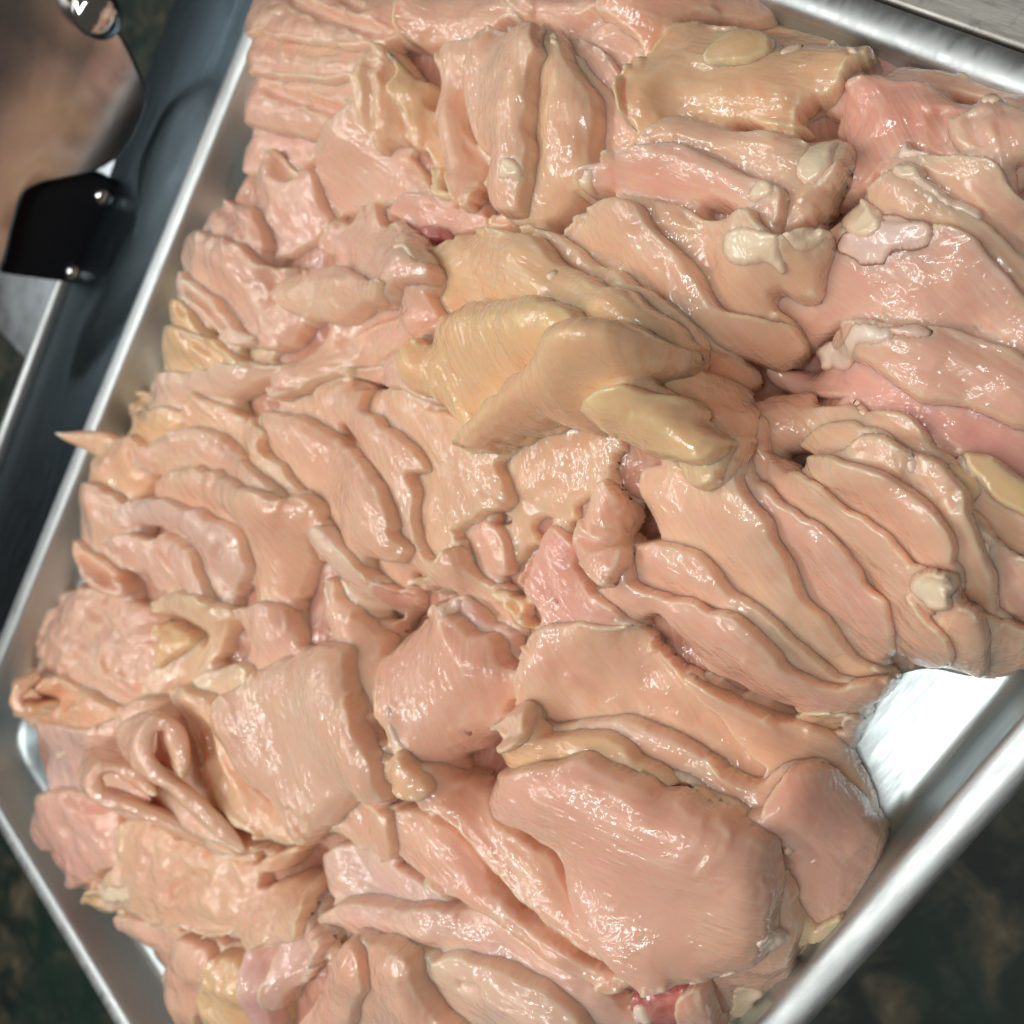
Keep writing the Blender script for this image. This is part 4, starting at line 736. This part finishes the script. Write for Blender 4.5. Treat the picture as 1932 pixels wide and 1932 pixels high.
def run(g, final):
    make_grid(g)
    G.f1 = field(.0030, 1); G.f2 = field(.0011, 2); G.f3 = field(.006, 3)
    S, D = base_surface()
    if final is None: Sb = blur(S, .006 / g); first = lambda x, y: sample(Sb, x, y) + .003
    H = np.where(D > 0, np.maximum(S - .0105, ZF + .001), ZF)
    H = np.where(D > 0, H + .0012 * G.f1 * np.clip(D / .01, 0, 1), H)
    H = np.where(D > 0, np.maximum(H, ZF + .0012), ZF)
    H0 = H.copy()
    outs = []
    for pc in PIECES:
        surf = first if 'fit' not in pc else quad(pc['fit'])
        outs.append((surf, outline(pc, surf, True)))
    U = np.full((G.ny, G.nx), -1.0); lat = [None] * len(PIECES)
    for i in range(len(PIECES) - 1, -1, -1):
        O = outs[i][1]
        if O is None: continue
        lat[i] = U[O['sl']].copy(); U[O['sl']] = np.maximum(U[O['sl']], O['D'])
    Ls = []
    for i, pc in enumerate(PIECES):
        surf, O = outs[i]
        L = lay(pc, H, surf, True, O, lat[i]) if O else None
        if L is None: print('EMPTY', pc['label']); Ls.append((None, [])); continue
        subs = []
        if final:
            for n_, pts, m_ in pc['fat']:
                sub = dict(label='', pts=pts, t=(.0014 if m_ in ('memb', 'red') else .0010) * (.4 if m_ == 'red' else 1), puff=.0006 if m_ == 'memb' or m_ == 'red' else .0014, ang=0, cr=[], wave=.5 if m_ != 'red' else 0, rag=.7, seed=pc['seed'] + 3, stiff=.002)
                if m_ == 'memb': sub['t'] = .0003; sub['puff'] = .0001; sub['wave'] = .08
                if m_ == 'red': sub['rag'] = .15
                L2 = lay(sub, H, quad(pc['fit']), None)
                if L2 is None: print('EMPTY part', n_, pc['label']); continue
                subs.append((n_, m_, L2))
        Ls.append((L, subs))
    if not final: return
    # whatever is covered stays below what covers it
    C = np.full((G.ny, G.nx), 1.0)
    for L, subs in reversed(Ls):
        if L is None: continue
        for _, _, L2 in reversed(subs):
            L2['top'] = np.minimum(L2['top'], C[L2['sl']] - .0004); c_ = C[L2['sl']]; c_[L2['M']] = np.minimum(c_, L2['top'])[L2['M']]
        c_ = C[L['sl']]; L['top'] = np.minimum(L['top'], c_ - .0006)
        c_[L['M']] = np.minimum(c_, L['top'])[L['M']]
    if final:
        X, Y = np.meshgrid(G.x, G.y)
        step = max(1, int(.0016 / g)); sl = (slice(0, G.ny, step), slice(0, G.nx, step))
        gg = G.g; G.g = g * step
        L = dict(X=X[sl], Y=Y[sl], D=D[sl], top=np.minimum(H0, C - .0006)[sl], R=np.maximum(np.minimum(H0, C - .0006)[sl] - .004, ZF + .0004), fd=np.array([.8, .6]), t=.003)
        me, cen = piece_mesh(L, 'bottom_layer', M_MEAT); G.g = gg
        o = link('chicken_bottom_layer', me, None, cen); o.color = (.60, .31, .23, 1)  # meat colour darkened to paint in the shade of the gaps
        tag(o, 'pink lower layer of chicken, tinted dark for shade in the gaps of the heap', 'chicken', 'raw chicken heaped in the tray', 'stuff')
    for pc, (L, subs) in zip(PIECES, Ls):
        if L is None: continue
        special = pc['tint'] in ('FAT', 'RED')
        nm = {'chicken slice': 'chicken_slice', 'fat': 'fat_clump', 'gristle': 'gristle_scrap', 'meat scrap': 'chicken_scrap'}[pc['cat']]
        r = piece_mesh(L, nm, {'FAT': M_FAT, 'RED': M_RED}.get(pc['tint'], M_MEAT), True)
        if r is None: print('NOMESH', pc['label']); continue
        me, cen = r; o = link(nm, me, None, cen)
        if not special:
            rr = np.random.default_rng(pc['seed']); b = TINT[pc['tint']]
            o.color = (*[min(.95, v * (1 + .022 * rr.standard_normal() * (1, 1.3, 1.5)[j])) for j, v in enumerate(b)], 1)
        tag(o, pc['label'], pc['cat'], {'chicken slice': 'raw chicken slices heaped in the tray'}.get(pc['cat'], None))
        for n_, m_, L2 in subs:
            r2 = piece_mesh(L2, n_, MATS[m_], m_ in ('fat', 'tendon'))
            if r2 is None: print('NOPART', n_); continue
            link(n_, r2[0], o, r2[1] - cen)
def ribbon(label, crop, pts, back, depth, t, z, tint, ang=0, lift=0.0):
    """a doubled-over slice seen end-on: a thick strip bent along a path, running back into the heap"""
    W = pp(crop, pts); c = W.mean(0)
    P0 = at_z(c[0], c[1], z); vd = P0 - CAMP; vd /= np.linalg.norm(vd)
    nrm = vd * .8 + np.array([0, 0, -.2]); nrm /= np.linalg.norm(nrm)      # plane of the cut face
    path = spline(W, False, 7); pos = []
    for i, (x, y) in enumerate(path):
        d = ray(x, y); k_ = np.dot(P0 - CAMP, nrm) / np.dot(d, nrm); pos.append(CAMP + d * k_)
    pos = np.array(pos); n = len(pos)
    b = pp(crop, back); d0 = ray(*b[0]); d1 = ray(*b[1])
    q0 = CAMP + d0 * np.dot(P0 - CAMP, nrm) / np.dot(d0, nrm)
    bd = at_z(b[1][0], b[1][1], z - .004) - q0; bd = bd / np.linalg.norm(bd) * .6 + np.array([vd[0], vd[1], -.15]) * .6; bd /= np.linalg.norm(bd)
    tg = np.gradient(pos, axis=0); tg /= np.linalg.norm(tg, axis=1, keepdims=True)
    side = np.cross(tg, nrm); side /= np.linalg.norm(side, axis=1, keepdims=True)
    u = np.linspace(0, 1, n); th = t * .5 * np.sqrt(np.clip(1 - (2 * u - 1) ** 8, .02, 1)) * (1 + .12 * np.sin(u * 17) + .08 * np.sin(u * 41))
    # section across the strip: rounded rectangle in (side, back) coordinates
    K = [(-1, .10), (-.80, .02), (-.4, -.012), (0, -.02), (.4, -.012), (.80, .02), (1, .10), (1.02, .3), (1.0, .55), (.95, .8), (.7, 1.0), (-.7, 1.0), (-.95, .8), (-1.0, .55), (-1.02, .3)]
    V = []; r = np.random.default_rng(len(label)); ph = r.random(4) * 6
    for i in range(n):
        for a_, b_ in K:
            wob = .0005 * math.sin(u[i] * 23 + b_ * 5 + ph[0]) + .0004 * math.sin(u[i] * 47 + b_ * 11 + ph[1])
            V.append(pos[i] + side[i] * (a_ * th[i] + wob * b_) + bd * (b_ * depth) * (.75 + .25 * math.sin(u[i] * 9 + ph[2])))
    m = len(K); F = []
    for i in range(n - 1):
        for j in range(m):
            F.append((i * m + j, i * m + (j + 1) % m, (i + 1) * m + (j + 1) % m, (i + 1) * m + j))
    V = np.array(V); cen = np.array([V[:, 0].mean(), V[:, 1].mean(), V[:, 2].min()])
    me = new_mesh('chicken_slice', V - cen, F, M_MEAT)
    import bmesh
    bm = bmesh.new(); bm.from_mesh(me); bm.verts.ensure_lookup_table()
    bm.faces.new([bm.verts[j] for j in range(m)]); bm.faces.new([bm.verts[(n - 1) * m + j] for j in range(m)][::-1])
    bmesh.ops.recalc_face_normals(bm, faces=bm.faces)
    bmesh.ops.subdivide_edges(bm, edges=bm.edges, cuts=1, use_grid_fill=True, smooth=.6)
    bm.to_mesh(me); bm.free(); me.shade_smooth()
    uv = me.uv_layers.new(name='UVMap'); co = np.empty(len(me.vertices) * 3, np.float32); me.vertices.foreach_get('co', co); co = co.reshape(-1, 3)
    vi = np.empty(len(me.loops), np.int32); me.loops.foreach_get('vertex_index', vi)
    uv.data.foreach_set('uv', np.stack([co @ bd, co @ np.cross(bd, nrm)], -1)[vi].astype(np.float32).ravel())
    o = link('chicken_slice', me, None, cen); o.color = (*TINT[tint], 1)
    tag(o, label, 'chicken slice', 'raw chicken slices heaped in the tray')
run(.0014, None)
run(.0010, False)
run(.0006, True)
ribbon('upper loop fold standing tall with a narrow dark teardrop slot', 'G', '1330,985 1180,840 1060,730 960,650 870,590 805,500 790,410 820,330 880,300 945,330 985,420 1000,520 985,590', '880,320 800,170', .024, .0057, .040, 'pc')
ribbon('lower loop fold, a slice doubled over beside the taller loop, with an oval opening', 'G', '1290,1010 1100,930 920,840 740,760 600,720 530,670 520,600 560,545 640,540 730,580 800,640 850,690', '600,540 570,380', .024, .0055, .038, 'pc')
ribbon('curled over rim of the flap at the far left with an open mouth', 'G', '620,300 480,240 330,215 200,225 110,215 95,150 140,90 220,40', '150,150 180,60', .015, .0050, .026, 'or_')
def spike(parent, name, path, flat=.55):
    """a thin tapering tongue of meat; path = picture position, height, radius"""
    C_ = [at_z(x, y, z) for x, y, z, r in path]; R_ = [r for *_, r in path]
    C_ = spline(np.array(C_), False, 6); R_ = np.interp(np.linspace(0, 1, len(C_)), np.linspace(0, 1, len(R_)), R_)
    tg = np.gradient(C_, axis=0); tg /= np.linalg.norm(tg, axis=1, keepdims=True)
    V = []; n = 16
    for c, t_, r in zip(C_, tg, R_):
        s_ = np.cross(t_, [0, 0, 1]); s_ /= np.linalg.norm(s_); u_ = np.cross(s_, t_)
        for j in range(n):
            a = 2 * math.pi * j / n; w_ = 1 + .10 * math.sin(3 * a + r * 900)
            V.append(c + s_ * math.cos(a) * r * w_ + u_ * math.sin(a) * r * flat * w_)
    F = [(i * n + j, i * n + (j + 1) % n, (i + 1) * n + (j + 1) % n, (i + 1) * n + j) for i in range(len(C_) - 1) for j in range(n)]
    base = np.array(parent.location) if parent else np.zeros(3)
    o = link(name, new_mesh(name, np.array(V) - base, F, M_MEAT), parent); o.color = (*TINT['or_'], 1)
    return o
tipper = [o for o in S_.objects if o.get('label', '').startswith('pink slice with a thin pointed tip')][0]
spike(tipper, 'pointed_tip', [(250, 880, .006, .0085), (222, 855, .010, .0075), (195, 838, .013, .0060), (165, 830, .0145, .0042), (138, 827, .0155, .0026), (118, 822, .0165, .0013), (104, 817, .0172, .0002)])
nt = sum(len(o.data.polygons) * 2 for o in S_.objects if o.type == 'MESH')
print('TRIS', nt, 'OBJ', len(S_.objects))
